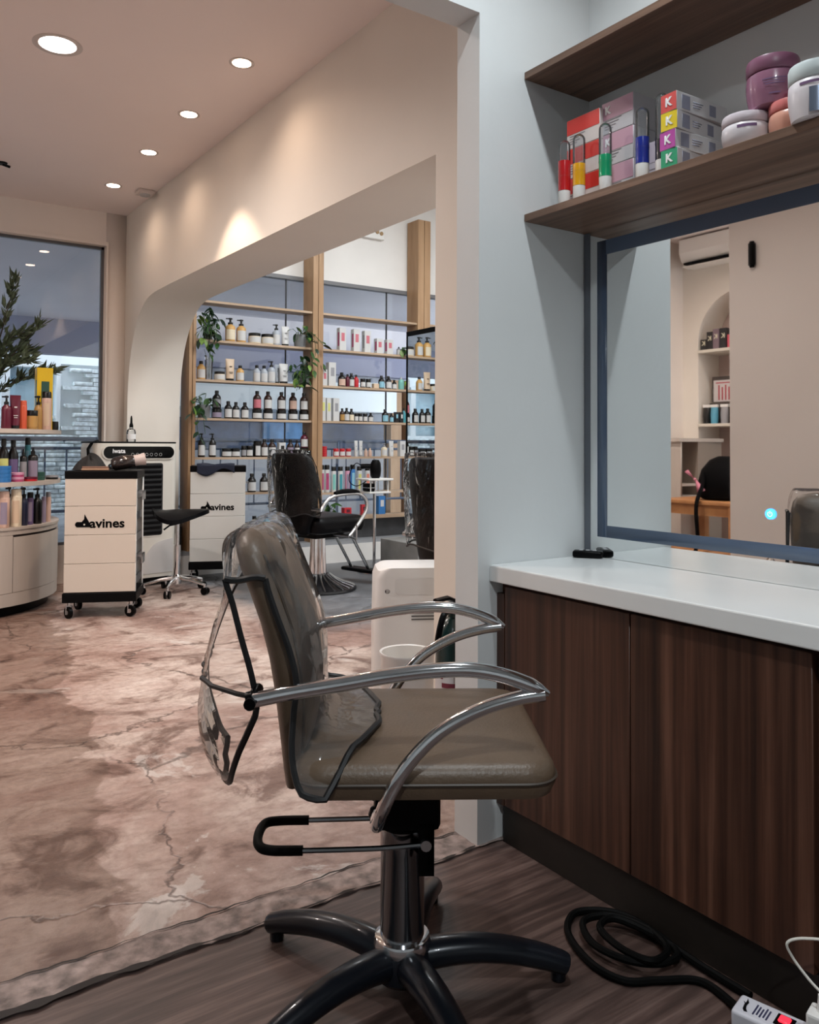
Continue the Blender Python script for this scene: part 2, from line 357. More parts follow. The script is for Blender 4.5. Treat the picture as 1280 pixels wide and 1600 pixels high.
# ================================================================== outside
NB = mat('outside_white', (.80, .86, .88), .7); BLUEG = mat('reflected_ceiling_grey', (.62, .61, .66), .8, noise=(1, .05))
tag(struct('reflected_ceiling', MB().box(-9, 12, 7.2, 13.2, 2.98, 3.08), BLUEG), 'blue grey slab added outside for the ceiling reflection in the window')  # added slab: the salon ceiling mirrored in the glass, built as a solid
tag(struct('reflected_header', MB().box(-9, 12, 13.0, 13.2, 2.45, 2.98), mat('reflected_header_blue', (.30, .32, .42), .8)), 'blue beam added outside for the doorway header reflection in the window')  # added beam: the doorway header mirrored in the glass, built as a solid
tag(struct('ground_outside', MB().box(-12, 16, 7.14, 22, -.12, -.02), mat('outside_paving', (.35, .37, .40), .9, noise=(2, .2))), 'grey paving outside the windows')
# railing: two rails, bars and a bottom rail
rail = thing('balcony_railing', 'grey blue metal railing outside the windows', 'railing', (-3, 8.4, 0))
RB = mat('railing_blue', (.10, .14, .22), .45, .3)
for z, r in ((1.165, .022), (1.075, .014), (.47, .014)): MB().cyl((0, 0, z), (9.8, 0, z), r, n=8).obj('rail', RB, rail)
bar = MB().cyl((0, 0, .47), (0, 0, 1.075), .009, n=6).mesh('bar', RB)
for k in range(50): link('bar', bar, rail, (.1 + k * .195, 0, 0))
for k in range(6): MB().cyl((.1 + k * 1.92, 0, -.02), (.1 + k * 1.92, 0, 1.17), .02, n=8).obj('post', RB, rail)
# neighbour with white window frames and rough stone
nb = thing('neighbour_building', 'pale building with white framed windows and rough stone wall across the balcony', 'building', (0, 14, 0))
MB().box(-8, 2.88, 0, .5, -.1, 1.25).box(-8, 4.6, 0, .5, 2.40, 4.2).box(2.84, 4.6, .1, .5, -.1, 2.4).obj('wall', NB, nb)
SK = mat('outside_pane', (.42, .62, .72), .2, noise=(1.2, .35))
stone = mat('outside_stone', (.62, .70, .72), .85, noise=(14, .35), bump=(16, .8))
pn = MB().box(-.36, .36, .2, .22, 1.25, 2.40).mesh('pane', SK)
fm = MB().box(-.40, -.34, 0, .25, 1.25, 2.40).box(.34, .40, 0, .25, 1.25, 2.40).box(-.34, .34, 0, .25, 2.33, 2.40).box(-.34, .34, 0, .25, 1.25, 1.32).box(-.34, .34, .05, .22, 1.52, 1.57).mesh('window_frame', NB)
for k in range(8): link('pane', pn, nb, (2.46 - k * .80, 0, 0)); link('window_frame', fm, nb, (2.46 - k * .80, 0, 0))
for r in range(34):
    x = -8 + .3 * (r % 3)
    mb = MB(); z = -.1 + r * .072
    while x < 4.55:
        wd = random.uniform(.25, .7)
        if z > 1.22 and x < 2.86: x += wd; continue
        mb.box(x, min(4.55, x + wd - .012), -.06 - random.uniform(0, .03), .3, z, z + .062); x += wd
    mb.obj('stone_course', stone, nb)
for x in (3.05, 3.42): tag(MB().box(x, x + .2, 12.2, 12.4, -.05, 2.55).obj('timber_post', RACK), ('slim' if x < 3.2 else 'thick') + ' timber post standing outside by the stone wall', 'post')
# shop front opposite the glazed side room
sf = thing('shop_front', 'blue shop front with a pale awning across the lane', 'building', (0, 11, 0))
MB().box(3.2, 10.5, 0, .4, -.1, 1.05).obj('wall', mat('shop_low_wall', (.42, .43, .46), .7), sf)
MB().box(3.2, 10.5, .1, .5, 1.05, 1.50).obj('shutter', mat('shop_dark_blue', (.05, .08, .16), .4, noise=(3, .5)), sf)
MB().box(5.05, 5.75, .05, .1, 1.05, 1.50).obj('poster', mat('shop_poster_blue', (.10, .25, .48), .5, noise=(4, .4)), sf)
MB().box(3.2, 10.5, .1, .5, 1.50, 2.20).obj('blind_wall', mat('shop_blind', (.55, .58, .64), .8), sf)
MB().box(3.2, 10.5, -.1, .5, 2.20, 2.56).obj('fascia_band', mat('shop_band', (.30, .31, .42), .7), sf)
MB().box(3.2, 10.5, .1, .5, 2.56, 4.6).obj('upper_wall', mat('shop_upper', (.80, .77, .80), .8), sf)
MB().prism([(3.3, 1.60), (6.75, 1.60), (6.75, 2.04), (3.3, 1.92)], -.9, .09, XZ).obj('awning', mat('awning_pale', (.84, .90, .93), .6), sf)
MB().box(6.95, 8.9, -.35, .1, 1.66, 2.02).obj('sign_board', mat('awning_pale', (.84, .90, .93), .6), sf)
for a in (6.75, 7.02): MB().box(a, a + .19, -.75, -.55, -.05, 2.1).obj('post', RACK, sf)
# ================================================================== text
TXT = {}
def text(s, size, m, parent, mat4, name='lettering', off=0.0, sx=1.0, ex=.0006):
    key = (s, size, off, m.name)
    if key not in TXT:
        c = bpy.data.curves.new('t', 'FONT'); c.body = s; c.size = size; c.extrude = ex; c.offset = off; c.align_x = 'CENTER'; c.align_y = 'CENTER'; c.resolution_u = 3
        t = bpy.data.objects.new('t', c); COL.objects.link(t); bpy.context.view_layer.update()
        me = bpy.data.meshes.new_from_object(t.evaluated_get(bpy.context.evaluated_depsgraph_get())); me.materials.clear(); me.materials.append(m)
        bpy.data.objects.remove(t); bpy.data.curves.remove(c); TXT[key] = me
    o = link(name, TXT[key], parent); o.matrix_local = mat4 @ Matrix.Diagonal((sx, 1, 1, 1)); return o
FACE_NY = Matrix.Rotation(R(90), 4, 'X')                     # reads from -Y
FACE_NX = Matrix.Rotation(R(-90), 4, 'Z') @ FACE_NY            # reads from -X
# ================================================================== styling station
wt = tag(MB().rbox(1.52, 1.926, -1.6, 1.796, .735, .782, .004).obj('worktop', WORKTOP), 'long white worktop under the wall mirror', 'worktop')
cb = thing('cabinet', 'dark walnut base cabinet under the white worktop', 'cabinet', (1.55, 0, 0))
MB().box(.022, .375, -1.6, 1.765, .106, .733).obj('body', WALNUT, cb)
MB().box(.0, .022, 1.766, 1.796, .106, .70).box(.022, .375, 1.766, 1.796, .106, .733).obj('filler_strip', WALNUT, cb)
for a, b in ((1.316, 1.763), (.868, 1.313), (.40, .845), (-.05, .397), (-.52, -.053)): MB().rbox(0, .021, a, b, .108, .722, .0015, 1).obj('door', WALNUT, cb)
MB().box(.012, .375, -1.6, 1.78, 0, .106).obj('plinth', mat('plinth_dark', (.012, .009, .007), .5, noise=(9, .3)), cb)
ms = thing('wall_mirror', 'large wall mirror with a frosted blue light band above the worktop', 'mirror', (1.905, 0, .782))
MB().box(.0, .022, -.30, 1.770, .001, 1.003).obj('mirror_glass', MIRROR, ms)
MB().box(-.002, .024, 1.770, 1.792, .001, 1.003).obj('edge_gap_shade', mat('gap_shade_dark', (.12, .135, .16), .3), ms)  # shade of the gap beside the mirror, put in as a dark strip
BAND = mat('frosted_band', (.085, .125, .20), .28, coat=.2)
bd = MB(); x0, x1 = -.0022, 0.0
bd.box(x0, x1, 1.703, 1.739, .063, .968); bd.box(x0, x1, -.24, -.204, .063, .968); bd.box(x0, x1, -.204, 1.703, .924, .968); bd.box(x0, x1, -.204, 1.703, .063, .0985)
bd.obj('light_band', BAND, ms)
b1 = MB().lathe([(.0, 0), (.0135, 0), (.0135, .002), (0, .002)], 24, Matrix.Translation((-.002, 1.17, .172)) @ Matrix.Rotation(R(-90), 4, 'Y')).obj('power_button', mat('button_blue', (.05, .25, .9), .3, emis=(.05, .30, 1), es=2.2), ms)
ic = MB(); ic.tube([(-.0045, 1.17 + .006 * math.sin(a), .172 + .006 * math.cos(a)) for a in [R(35 + 290 * k / 14) for k in range(15)]], .0009, 5); ic.cyl((-.0045, 1.17, .172), (-.0045, 1.17, .180), .0009, n=5); ic.obj('power_symbol', mat('button_white', (.6, .8, 1), .3, emis=(.5, .75, 1), es=1.5), b1)
for z, nm, lb in ((1.786, 'wall_shelf', 'walnut wall shelf just above the mirror, carrying hair colour boxes and jars'), (2.213, 'wall_shelf', 'upper empty walnut wall shelf seen from below')):
    tag(MB().rbox(1.652, 1.929, -1.6, 1.796, z, z + .0215, .0012, 1).obj(nm, SHELFW), lb, 'shelf')
# ---- remote on the worktop
rm = thing('remote_control', 'small black remote lying on the worktop against the mirror', 'remote', (1.868, 1.745, .783), R(38))
MB().rbox(-.020, .020, -.045, .045, 0, .021, .007, 3).obj('body', BLACK, rm)
for k in (-1, 0, 1): MB().rbox(-.007, .007, -.006, .006, .021, .0225, .002, 1).obj('button', mat('remote_grey', (.5, .5, .52), .3), rm, (0, k * .02, 0))
# ---- colour cartons on the shelf
SZ = 1.8078
def carton(lab, grp, x0, x1, y0, y1, z, h, top, letter=True, bandh=.5, bodyc=(.62, .58, .57)):
    t = thing('hair_colour_carton', lab, 'box', ((x0 + x1) / 2, (y0 + y1) / 2, z), 0, grp); dx = (x1 - x0) / 2; dy = (y1 - y0) / 2
    MB().rbox(-dx, dx, -dy, dy, .0004, h, .0012, 1).obj('body', mat('carton_%d%d%d' % tuple(int(c * 99) for c in bodyc), bodyc, .5), t)
    m = mat('print_%d%d%d' % tuple(int(c * 99) for c in top), top, .45)
    p = MB().box(-dx - .0006, -dx + .001, -dy + .001, dy - .001, h * (1 - bandh), h - .0012).obj('printed_band', m, t)
    if letter: text('K', .030, mat('print_white', (.85, .85, .85), .5), t, Matrix.Translation((-dx - .0012, dy - .022, h * .72)) @ FACE_NX, 'letter_k', .001)
    ln = MB()
    for k in range(4): ln.box(-dx - .0007, -dx + .001, dy - .07 + .01 * k, dy - .012, h * (.40 - .085 * k) , h * (.40 - .085 * k) + .0022)
    tag(ln.obj('small_print', mat('print_grey', (.22, .20, .22), .6), t), kind='stuff')
    return t
ya, yb = on_x(938, 250, 1.72).y, on_x(886, 250, 1.72).y
for k in range(3): carton('red and white hair colour carton, %s of the red stack on the walnut shelf' % ('bottom', 'middle', 'top')[k], 'red cartons', 1.72, 1.83, ya + .002, yb, SZ + k * .0865, .086, (.62, .035, .025), False, .52, (.66, .58, .55))
ya, yb = on_x(990, 250, 1.735).y, on_x(940, 250, 1.735).y
for k in range(3): carton('pink and grey hair colour carton with white K, %s of its stack' % ('bottom', 'middle', 'top')[k], 'pink cartons', 1.735, 1.84, ya, yb - .002, SZ + k * .0905, .090, (.50, .28, .36), True, .55, (.48, .46, .48))
ya, yb = on_x(1030, 250, 1.75).y, on_x(997, 250, 1.75).y
carton('lavender grey carton with fine print between blue tube and coloured box stack', None, 1.76, 1.86, ya, yb, SZ, .125, (.42, .38, .46), False, .45, (.45, .42, .48))
ends = [('green', (.02, .33, .16)), ('magenta', (.48, .06, .36)), ('yellow', (.80, .60, .03)), ('coral red', (.70, .10, .09))]
ya, yb = on_x(1058, 200, 1.662).y, on_x(1033, 200, 1.662).y
for k, (nm, c) in enumerate(ends):
    z = SZ + k * .0465; dx, dy, h = .098, (yb - ya) / 2, .046
    t = thing('hair_colour_box', 'slim white tint box with %s end and white K, stacked on the shelf' % nm, 'box', (1.662 + dx, (ya + yb) / 2 + (.003, -.001, .002, -.003)[k], z), R((2, -3, 1.5, -2)[k]), 'slim tint boxes')
    MB().rbox(-dx, dx, -dy, dy, .0003, h, .001, 1).obj('body', mat('tint_white', (.66, .65, .66), .45), t)
    MB().box(-dx - .0008, -dx + .002, -dy + .0005, dy - .0005, .0012, h - .0008).obj('coloured_end', mat('tint_' + nm.replace(' ', '_'), c, .4), t)
    text('K', .030, mat('print_white', (.85, .85, .85), .5), t, Matrix.Translation((-dx - .0014, 0, h * .5)) @ FACE_NX, 'letter_k', .001)
    pr = MB()
    pr.box(-dx + .02, -dx + .05, -dy - .0006, -dy + .001, .006, h - .006)
    for q in range(3): pr.box(-dx + .062, -dx + .10 - q * .006, -dy - .0006, -dy + .001, h * .62 - q * .006, h * .62 - q * .006 + .0022)
    pr.box(-dx + .125, -dx + .150, -dy - .0006, -dy + .001, .009, h - .009)
    tag(pr.obj('small_print', mat('print_slate', (.27, .28, .36), .6), t), kind='stuff')
# ---- test-tube style hair masks
tubes = [(882, 'red', (.55, .015, .02), .58), (905, 'amber', (.80, .38, .01), .42), (946, 'green', (.01, .33, .14), .40), (1004, 'blue', (.015, .03, .28), .46), (1043, 'smoky', (.05, .05, .055), .3)]
for px, nm, c, fl in tubes:
    p = on_x(px, 270, 1.683)
    if nm == 'smoky': p.y = yb + .026
    t = thing('product_tube', 'clear test-tube bottle with %s contents and white cap on the walnut shelf' % nm, 'tube', (1.683 if nm != 'smoky' else 1.70, p.y, SZ), 0, 'test-tube bottles')
    r, H = .0175, .188 if nm != 'smoky' else .212
    MB().lathe([(0, .0), (.0165, .0), (.0172, .002), (.0172, .040), (0, .040)], 20).obj('cap', WPLAS, t)
    pf = [(r, .040), (r, H - .018)] + [(r * math.cos(a), H - .018 + .018 * math.sin(a)) for a in [R(15 * k) for k in range(1, 6)]] + [(0.0005, H)]
    MB().lathe(pf, 20).obj('tube_shell', CLEARP, t)
    MB().lathe([(0, .0405), (r * 1.004, .0405), (r * 1.004, .075), (r * 1.02, .077), (r * 1.02, .04 + (H - .04) * fl), (0, .04 + (H - .04) * fl)], 20).obj('contents', mat('tube_' + nm, c, .2, coat=.5), t)
    MB().tube([(r * 1.01 * math.cos(a), r * 1.01 * math.sin(a), .082) for a in [2 * math.pi * k / 20 for k in range(20)]], .0008, 4, True).obj('ring', CLEARP, t)
# ---- jars on the shelf
def wide_jar(lab, x, y, z, r, h, body, lid, lab_c, extra=None):
    t = thing('hair_mask_jar', lab, 'jar', (x, y, z)); lz = h * .70
    MB().lathe([(0, 0), (r * .80, 0), (r * .88, .003), (r * .97, h * .28), (r, h * .48), (r * .97, lz - .004), (r * .90, lz)], 32).obj('body', body, t)
    MB().lathe([(r * .9, lz), (r * .955, lz + .001), (r * .985, lz + .004), (r * .985, h - .006), (r * .95, h), (0, h)], 32).obj('lid', lid, t)
    if lab_c:
        m = MB(); a = R(215)
        for k, (wd, zz, hh) in enumerate(lab_c): m.lathe([(r * 1.004, h * zz), (r * 1.004, h * (zz + hh))], 10, None, a - wd, a + wd)
        m.obj('small_print', mat('jar_print', (.16, .08, .18), .6), t)
    if extra: MB().lathe([(r * 1.004, h * .06), (r * 1.008, h * .50)], 12, None, R(195), R(262)).obj('silver_label', extra, t)
    return t
MAUVE = mat('jar_mauve', (.30, .13, .20), .25, coat=.3); MAUVE2 = mat('jar_mauve_lid', (.22, .085, .14), .35)
CORAL = mat('jar_coral', (.62, .30, .22), .3); CORAL2 = mat('jar_coral_lid', (.62, .17, .16), .35); JW = mat('jar_white', (.72, .66, .68), .28); JW2 = mat('jar_white_lid', (.66, .58, .62), .35)
ln = [(.45, .47, .025), (.42, .42, .02), (.36, .37, .02), (.2, .17, .03)]
yw, yc = on_x(1166, 215, 1.71).y, on_x(1234, 190, 1.72).y
wide_jar('short white hair mask jar with pale lid on the walnut shelf', 1.71, yw, SZ, .054, .075, JW, JW2, [(.4, .50, .09)])
wide_jar('coral hair mask jar half hidden behind the silver-white jar', 1.735, yc, SZ, .052, .080, CORAL, CORAL2, None)
wide_jar('mauve hair mask jar stacked on top of the white and coral jars', 1.735, on_x(1208, 140, 1.735).y, SZ + .0805, .058, .112, MAUVE, MAUVE2, ln)
wide_jar('white hair mask jar with a silver blue label on the walnut shelf', 1.685, on_x(1276, 160, 1.685).y, SZ, .056, .118, JW, mat('jar_mint_lid', (.62, .68, .68), .35), [(.7, .57, .05)], mat('jar_silver', (.25, .30, .40), .2, .6))
# ---- power strip, cables, charger
ps = thing('power_strip', 'white multi-socket power strip with glowing red switch on the floor', 'power strip', (1.440, .957, 0), R(-76))
MB().rbox(-.005, .30, -.031, .031, .0008, .052, .006, 3).obj('body', mat('strip_white', (.62, .62, .68), .4), ps)
sw = MB().box(.068, .10, -.017, .017, .052, .0535).obj('switch_bezel', BLACK, ps)
MB().rbox(.074, .094, -.010, .010, .0535, .0585, .002, 1).obj('rocker', mat('switch_red', (.8, .02, .03), .3, emis=(1, .03, .06), es=1.1), sw)
for k in range(3): MB().lathe([(.0, .052), (.022, .052), (.022, .0532), (0, .0532)], 20, Matrix.Translation((.14 + k * .062, 0, 0))).obj('socket', BLACK, ps)
MB().lathe([(0, 0), (.006, 0), (.006, .001), (0, .001)], 10, Matrix.Translation((.03, -.0312, .022)) @ Matrix.Rotation(R(90), 4, 'X')).obj('screw_hole', BLACK, ps)
pr = MB()
for q in range(5): pr.box(.030 + q * .006, .033 + q * .006, -.018 + (q % 2) * .003, .016 - (q % 3) * .003, .052, .0524)
pr.obj('small_print', mat('strip_print', (.03, .03, .08), .6), ps)
cat = MB().prism([(-.018, -.006), (-.010, -.001), (0, .001), (.010, .000), (.022, .006), (.014, .005), (.006, .005), (.010, .010), (.003, .006), (-.006, .005), (-.014, .004), (-.020, .000)], .0521, .0526, Matrix.Translation((.016, 0, 0)) @ Matrix.Rotation(R(90), 4, 'Z')).obj('leaping_emblem', BLACK, ps)
cbp = [(1.452, .962, .022), (1.48, 1.0, .012), (1.49, 1.08, .008), (1.42, 1.13, .008), (1.36, 1.17, .008), (1.345, 1.25, .009), (1.385, 1.355, .009), (1.46, 1.40, .010), (1.535, 1.34, .012), (1.545, 1.24, .012), (1.515, 1.155, .018), (1.45, 1.15, .022), (1.40, 1.20, .022), (1.385, 1.28, .022), (1.43, 1.35, .022), (1.50, 1.33, .022), (1.53, 1.25, .022), (1.50, 1.17, .026), (1.43, 1.155, .032), (1.41, 1.22, .032), (1.43, 1.30, .031), (1.49, 1.31, .028), (1.525, 1.22, .020), (1.530, 1.10, .012), (1.530, .99, .012)]
tag(MB().tube(spline(cbp, 7), .0082, 8).obj('power_cable', RUBBER), 'black power cable coiled on the floor in front of the cabinet', 'cable')
ch = thing('charger', 'white plug-in charger standing on the power strip', 'charger', (1.478, .815, .0536), R(-76))
MB().rbox(-.022, .022, -.022, .022, 0, .045, .005, 2).obj('body', WPLAS, ch); MB().box(-.0224, -.022, -.012, .012, .008, .03).obj('small_print', GPLAS, ch)
MB().lathe([(0, .045), (.008, .045), (.006, .075), (0, .075)], 10).obj('plug', WPLAS, ch)
wc = [(1.478, .815, .132), (1.478, .84, .145), (1.475, .868, .170), (1.470, .875, .195), (1.49, .85, .208), (1.515, .80, .212), (1.525, .72, .19), (1.50, .60, .01), (1.42, .4, .006)]
tag(MB().tube(spline(wc, 6), .0026, 6).obj('charger_cable', mat('cable_cream', (.70, .68, .62), .5)), 'thin white charger cable looping above the charger', 'cable')
# ================================================================== seating
def rrect(hx, hy, r, n=6, cx=0, cy=0):
    out = []
    for sx, sy, a0 in ((1, 1, 0), (-1, 1, 90), (-1, -1, 180), (1, -1, 270)):
        for k in range(n + 1):
            a = R(a0 + 90 * k / n); out.append((cx + sx * (hx - r) + r * math.cos(a), cy + sy * (hy - r) + r * math.sin(a)))
    return out
def loft(mb, rings):
    n = len(rings[0]); vs = [p for rg in rings for p in rg]; fs = []
    for j in range(len(rings) - 1):
        for i in range(n): fs.append((j * n + i, j * n + (i + 1) % n, (j + 1) * n + (i + 1) % n, (j + 1) * n + i))
    fs.append(tuple(range(n))[::-1]); fs.append(tuple((len(rings) - 1) * n + i for i in range(n)))
    return mb.add(vs, fs)
def cushion(x0, x1, y0, y1, z0, z1, r, e, dome):
    cx, cy, hx, hy = (x0 + x1) / 2, (y0 + y1) / 2, (x1 - x0) / 2, (y1 - y0) / 2; rings = []
    lv = [(e, z0), (e * .3, z0 + e * .3), (0, z0 + e)] + [(0, z1 - e), (e * .12, z1 - e * .55), (e * .45, z1 - e * .18), (e, z1)]
    for ins, z in lv: rings.append([(x, y, z) for x, y in rrect(hx - ins, hy - ins, max(.01, r - ins * .6), 6, cx, cy)])
    for s in (.8, .55, .3, .08): rings.append([(cx + (x - cx) * s, cy + (y - cy) * s, z1 + dome * (1 - s * s)) for x, y in rrect(hx - e, hy - e, max(.01, r - e * .6), 6, cx, cy)])
    return loft(MB(), rings)
def backpad(prof, bow, n=32, ex=2.6):
    """prof: (z, centre x, half thickness, half width)"""
    rings = []
    for z, xc, ht, hw in prof:
        rg = []
        for k in range(n):
            a = 2 * math.pi * k / n; c, s = math.cos(a), math.sin(a)
            px = math.copysign(abs(c) ** (2 / ex), c) * ht; py = math.copysign(abs(s) ** (2 / ex), s) * hw
            rg.append((xc + px + bow * (py / .21) ** 2, py, z))
        rings.append(rg)
    return loft(MB(), rings)
def interp(tab, z):
    for a, b in zip(tab, tab[1:]):
        if z <= b[0]:
            t = (z - a[0]) / (b[0] - a[0]); t = t * t * (3 - 2 * t) if False else t
            return [a[i] + (b[i] - a[i]) * t for i in range(1, len(a))]
    return list(tab[-1][1:])
HC = (.97, 1.42, 0); HH = R(-33)
hc = thing('styling_chair', 'brown leather styling chair with curved chrome arms in front of the mirror', 'chair', HC, HH)
prof = [(.462, -.216, .012, .11), (.468, -.216, .020, .145), (.50, -.214, .026, .165), (.56, -.213, .034, .180), (.64, -.215, .042, .193), (.71, -.224, .045, .20), (.78, -.240, .047, .204), (.84, -.261, .048, .204), (.885, -.280, .047, .20), (.915, -.292, .043, .192), (.932, -.299, .036, .178), (.943, -.303, .025, .155), (.949, -.305, .010, .12)]
bk = backpad(prof, .006).obj('backrest', LEATH, hc)
seam = []
for k in range(25):
    z = .49 + (.915 - .49) * k / 24; xc, ht, hw = interp(prof, z); seam.append((xc - ht * .25 + ht * .75 + .006 * (hw / .21) ** 2, -hw * .93, z))
MB().tube(seam, .0035, 5).obj('piping', mat('leather_piping', (.05, .035, .025), .5), bk)
st = cushion(-.205, .278, -.25, .25, .480, .548, .06, .026, .012).obj('seat', LEATH, hc)
MB().tube([(x, y, .516) for x, y in rrect(.2425, .2508, .06, 6, .0365, 0)], .0032, 5, True).obj('piping', mat('leather_piping', (.05, .035, .025), .5), st)
MB().rbox(-.235, -.17, -.035, .035, .425, .49, .01).rbox(-.23, .05, -.035, .035, .452, .478, .006).obj('back_bracket', BLACK, hc)
def mir(p, s): return [(x, y * s, z) for x, y, z in p]
armp = [(-.275, -.268, .672), (-.20, -.272, .688), (-.12, -.276, .702), (-.03, -.279, .718), (.05, -.279, .727), (.115, -.277, .727), (.17, -.274, .716), (.215, -.272, .700), (.250, -.270, .683)]
strp = [(.242, -.270, .683), (.19, -.271, .675), (.125, -.272, .655), (.06, -.272, .619), (.012, -.271, .573), (-.022, -.266, .522), (-.042, -.245, .470), (-.052, -.19, .420), (-.054, -.12, .392), (-.052, -.055, .380)]
for s in (1, -1):
    a = MB().tube(spline(mir(armp, s), 6), .0135, 12, rs=[.0135] * 42 + [.0135, .013, .012, .011, .009, .007, .005]).obj('armrest', CHROME, hc)
    MB().tube(spline(mir(strp, s), 5), .0125, 12).obj('arm_strut', CHROME, hc)
    MB().cyl((-.279, -.268 * s, .671), (-.268, -.268 * s, .6735), .0165, n=14).cyl((-.272, -.29 * s, .672), (-.272, -.195 * s, .672), .0105, n=10).obj('arm_bolt', BLACK, hc)
    MB().lathe([(0, -.014), (.015, -.012), (.019, 0), (.015, .012), (0, .014)], 12, Matrix.Translation((-.052, -.05 * s, .378))).obj('strut_knob', BLACK, hc)
MB().lathe([(0, .10), (.0455, .10), (.0455, .288), (.0462, .289), (.0462, .335), (0, .335)], 32).obj('column', mat('dark_chrome', (.30, .30, .31), .16, 1), hc)
MB().lathe([(.046, .115), (.056, .112), (.060, .100), (.060, .092), (.054, .084), (.046, .084)], 32).obj('collar', CHROME, hc)
MB().rbox(-.06, .075, -.06, .06, .345, .445, .012).box(-.10, .14, -.10, .10, .445, .482).box(.05, .062, -.062, .062, .27, .36).box(.03, .062, -.062, -.052, .26, .36).obj('seat_mount', BLACK, hc)
MB().cyl((.045, -.075, .325), (.045, .075, .325), .011, n=12).obj('lever_pivot', STEEL, hc)
lv = [(.045, -.06, .322), (-.05, -.062, .316), (-.20, -.064, .314), (-.265, -.062, .314), (-.290, -.045, .316), (-.297, .0, .318), (-.290, .045, .318), (-.262, .062, .316), (-.20, .064, .316), (-.05, .062, .320), (.045, .06, .324)]
le = MB().tube(spline(lv, 5), .0055, 8).obj('pump_lever', mat('dark_chrome', (.3, .3, .3), .16, 1), hc)
MB().tube(spline(lv[2:9], 5), .0098, 10).obj('grip', RUBBER, le)
MB().lathe([(0, .028), (.05, .028), (.062, .040), (.064, .070), (.058, .088), (.048, .092), (0, .092)], 28).obj('base_hub', DKMETAL, hc)
legp = [(.03, 0, .066), (.09, 0, .074), (.16, 0, .075), (.23, 0, .066), (.295, 0, .050), (.335, 0, .036), (.348, 0, .030)]
lm = MB(); ps_ = spline(legp, 5); n = len(ps_)
lm.tube(ps_, .03, 12, rs=[.031 - .011 * (k / n) - (.006 if k > n - 2 else 0) for k in range(n)], flat=1.15); lm.lathe([(0, 0.0005), (.014, .0005), (.016, .003), (.016, .026), (0, .026)], 12, Matrix.Translation((.330, 0, 0)))
me = lm.mesh('leg', DKMETAL)
for k in range(5): link('leg', me, hc, None, R(72 * k + 4))
# ---- clear plastic cover over its backrest
FILM = clear('clear_plastic_film', (.985, .98, .975), .012, .055, .05, (.82, .77, .75), 1.2, .12)
EDGE = mat('black_binding', (.006, .006, .007), .5)
cv = thing('chair_cover', 'clear plastic cover with black binding draped over the brown chair back', 'chair cover', HC, HH)
# rows: x, z, half width, wrap of the edges, flare on the far side
rows = [(-.366, .445, .030, .0, .0), (-.374, .460, .09, .03, .02), (-.384, .50, .14, .055, .035), (-.390, .55, .175, .08, .05), (-.392, .60, .195, .105, .055), (-.388, .640, .203, .115, .055), (-.380, .70, .206, .098, .045), (-.369, .77, .208, .068, .03), (-.356, .83, .209, .04, .012), (-.352, .875, .209, .022, .006), (-.348, .918, .206, .012, 0), (-.338, .945, .199, .005, 0), (-.315, .962, .190, 0, 0), (-.285, .965, .186, 0, 0), (-.258, .950, .192, -.004, 0), (-.236, .918, .202, -.018, 0), (-.216, .875, .208, -.040, 0), (-.190, .81, .212, -.045, 0), (-.172, .75, .215, -.040, 0), (-.164, .69, .218, -.034, 0), (-.164, .64, .224, -.038, 0), (-.158, .60, .234, -.045, 0), (-.138, .576, .248, -.045, 0), (-.108, .568, .252, -.035, 0), (-.078, .566, .215, -.03, 0), (-.060, .566, .15, -.02, 0), (-.052, .566, .06, 0, 0)]
RS = spline([(r[0], r[1], r[2]) for r in rows], 3); RW = spline([(r[3], r[4], 0) for r in rows], 3)
def film(u, v):
    f = v * (len(RS) - 1); i = int(round(f)); p = RS[i]; q = RW[i]; s = 2 * u - 1
    x = p.x + (q.x * abs(s) ** 3 if (v > .5 or s < 0) else 0) - q.y * (s + 1) / 2 + .004 * math.sin(9 * s + 14 * v) * (1 - abs(s)) + .003 * math.sin(23 * s + 5 * v)
    sag = max(0, -s - .70) / .30 * max(0, min(1, (v - .77) * 14)) * max(0, min(1, (.93 - v) * 22))
    z = p.y + (.06 * max(0, s) * (1 - v / .2) ** 1 if v < .2 else 0) + -.065 * sag
    return (x, s * p.z - .022 * sag, z)
NV = len(RS)
MB().grid(film, 17, NV).obj('sheet', FILM, cv, ang=3)
iz0 = min(range(NV), key=lambda i: abs(RS[i].y - .876) + (0 if i < NV * .45 else 9)); iz1 = min(range(NV), key=lambda i: abs(RS[i].y - .876) + (0 if i > NV * .45 else 9))
for u in (0.0, 1.0):
    g = MB(); L = [film(u, i / (NV - 1)) for i in range(iz0, iz1 + 1)]; m = len(L) // 2
    vs = []; fs = []
    for k in range(m + 1): vs += [L[k], L[-1 - k]]
    for k in range(m): fs.append((2 * k, 2 * k + 1, 2 * k + 3, 2 * k + 2))
    g.add(vs, fs).obj('gusset', FILM, cv, ang=3)
    MB().tube([Vector(L[0]).lerp(Vector(L[-1]), k / 6) + Vector((0, -.003 if u == 0 else .003, -.003 * math.sin(k))) for k in range(7)], .0062, 6).obj('binding', EDGE, cv)
def edge(i0, i1): return [film(0, i / (NV - 1)) for i in (range(i0, i1) if i0 < i1 else range(i0, i1, -1))]
re = [film(0, i / (NV - 1)) for i in range(iz0, -1, -1)] + [film(k / 8, 0) for k in range(1, 8)] + [film(1, i / (NV - 1)) for i in range(0, iz0 + 1)]
MB().tube(re, .0062, 6).obj('binding', EDGE, cv)
fe = [film(0, i / (NV - 1)) for i in range(iz1, NV)] + [film(k / 8, 1) for k in range(1, 8)] + [film(1, i / (NV - 1)) for i in range(NV - 1, iz1 - 1, -1)]
MB().tube(fe, .0062, 6).obj('binding', EDGE, cv)
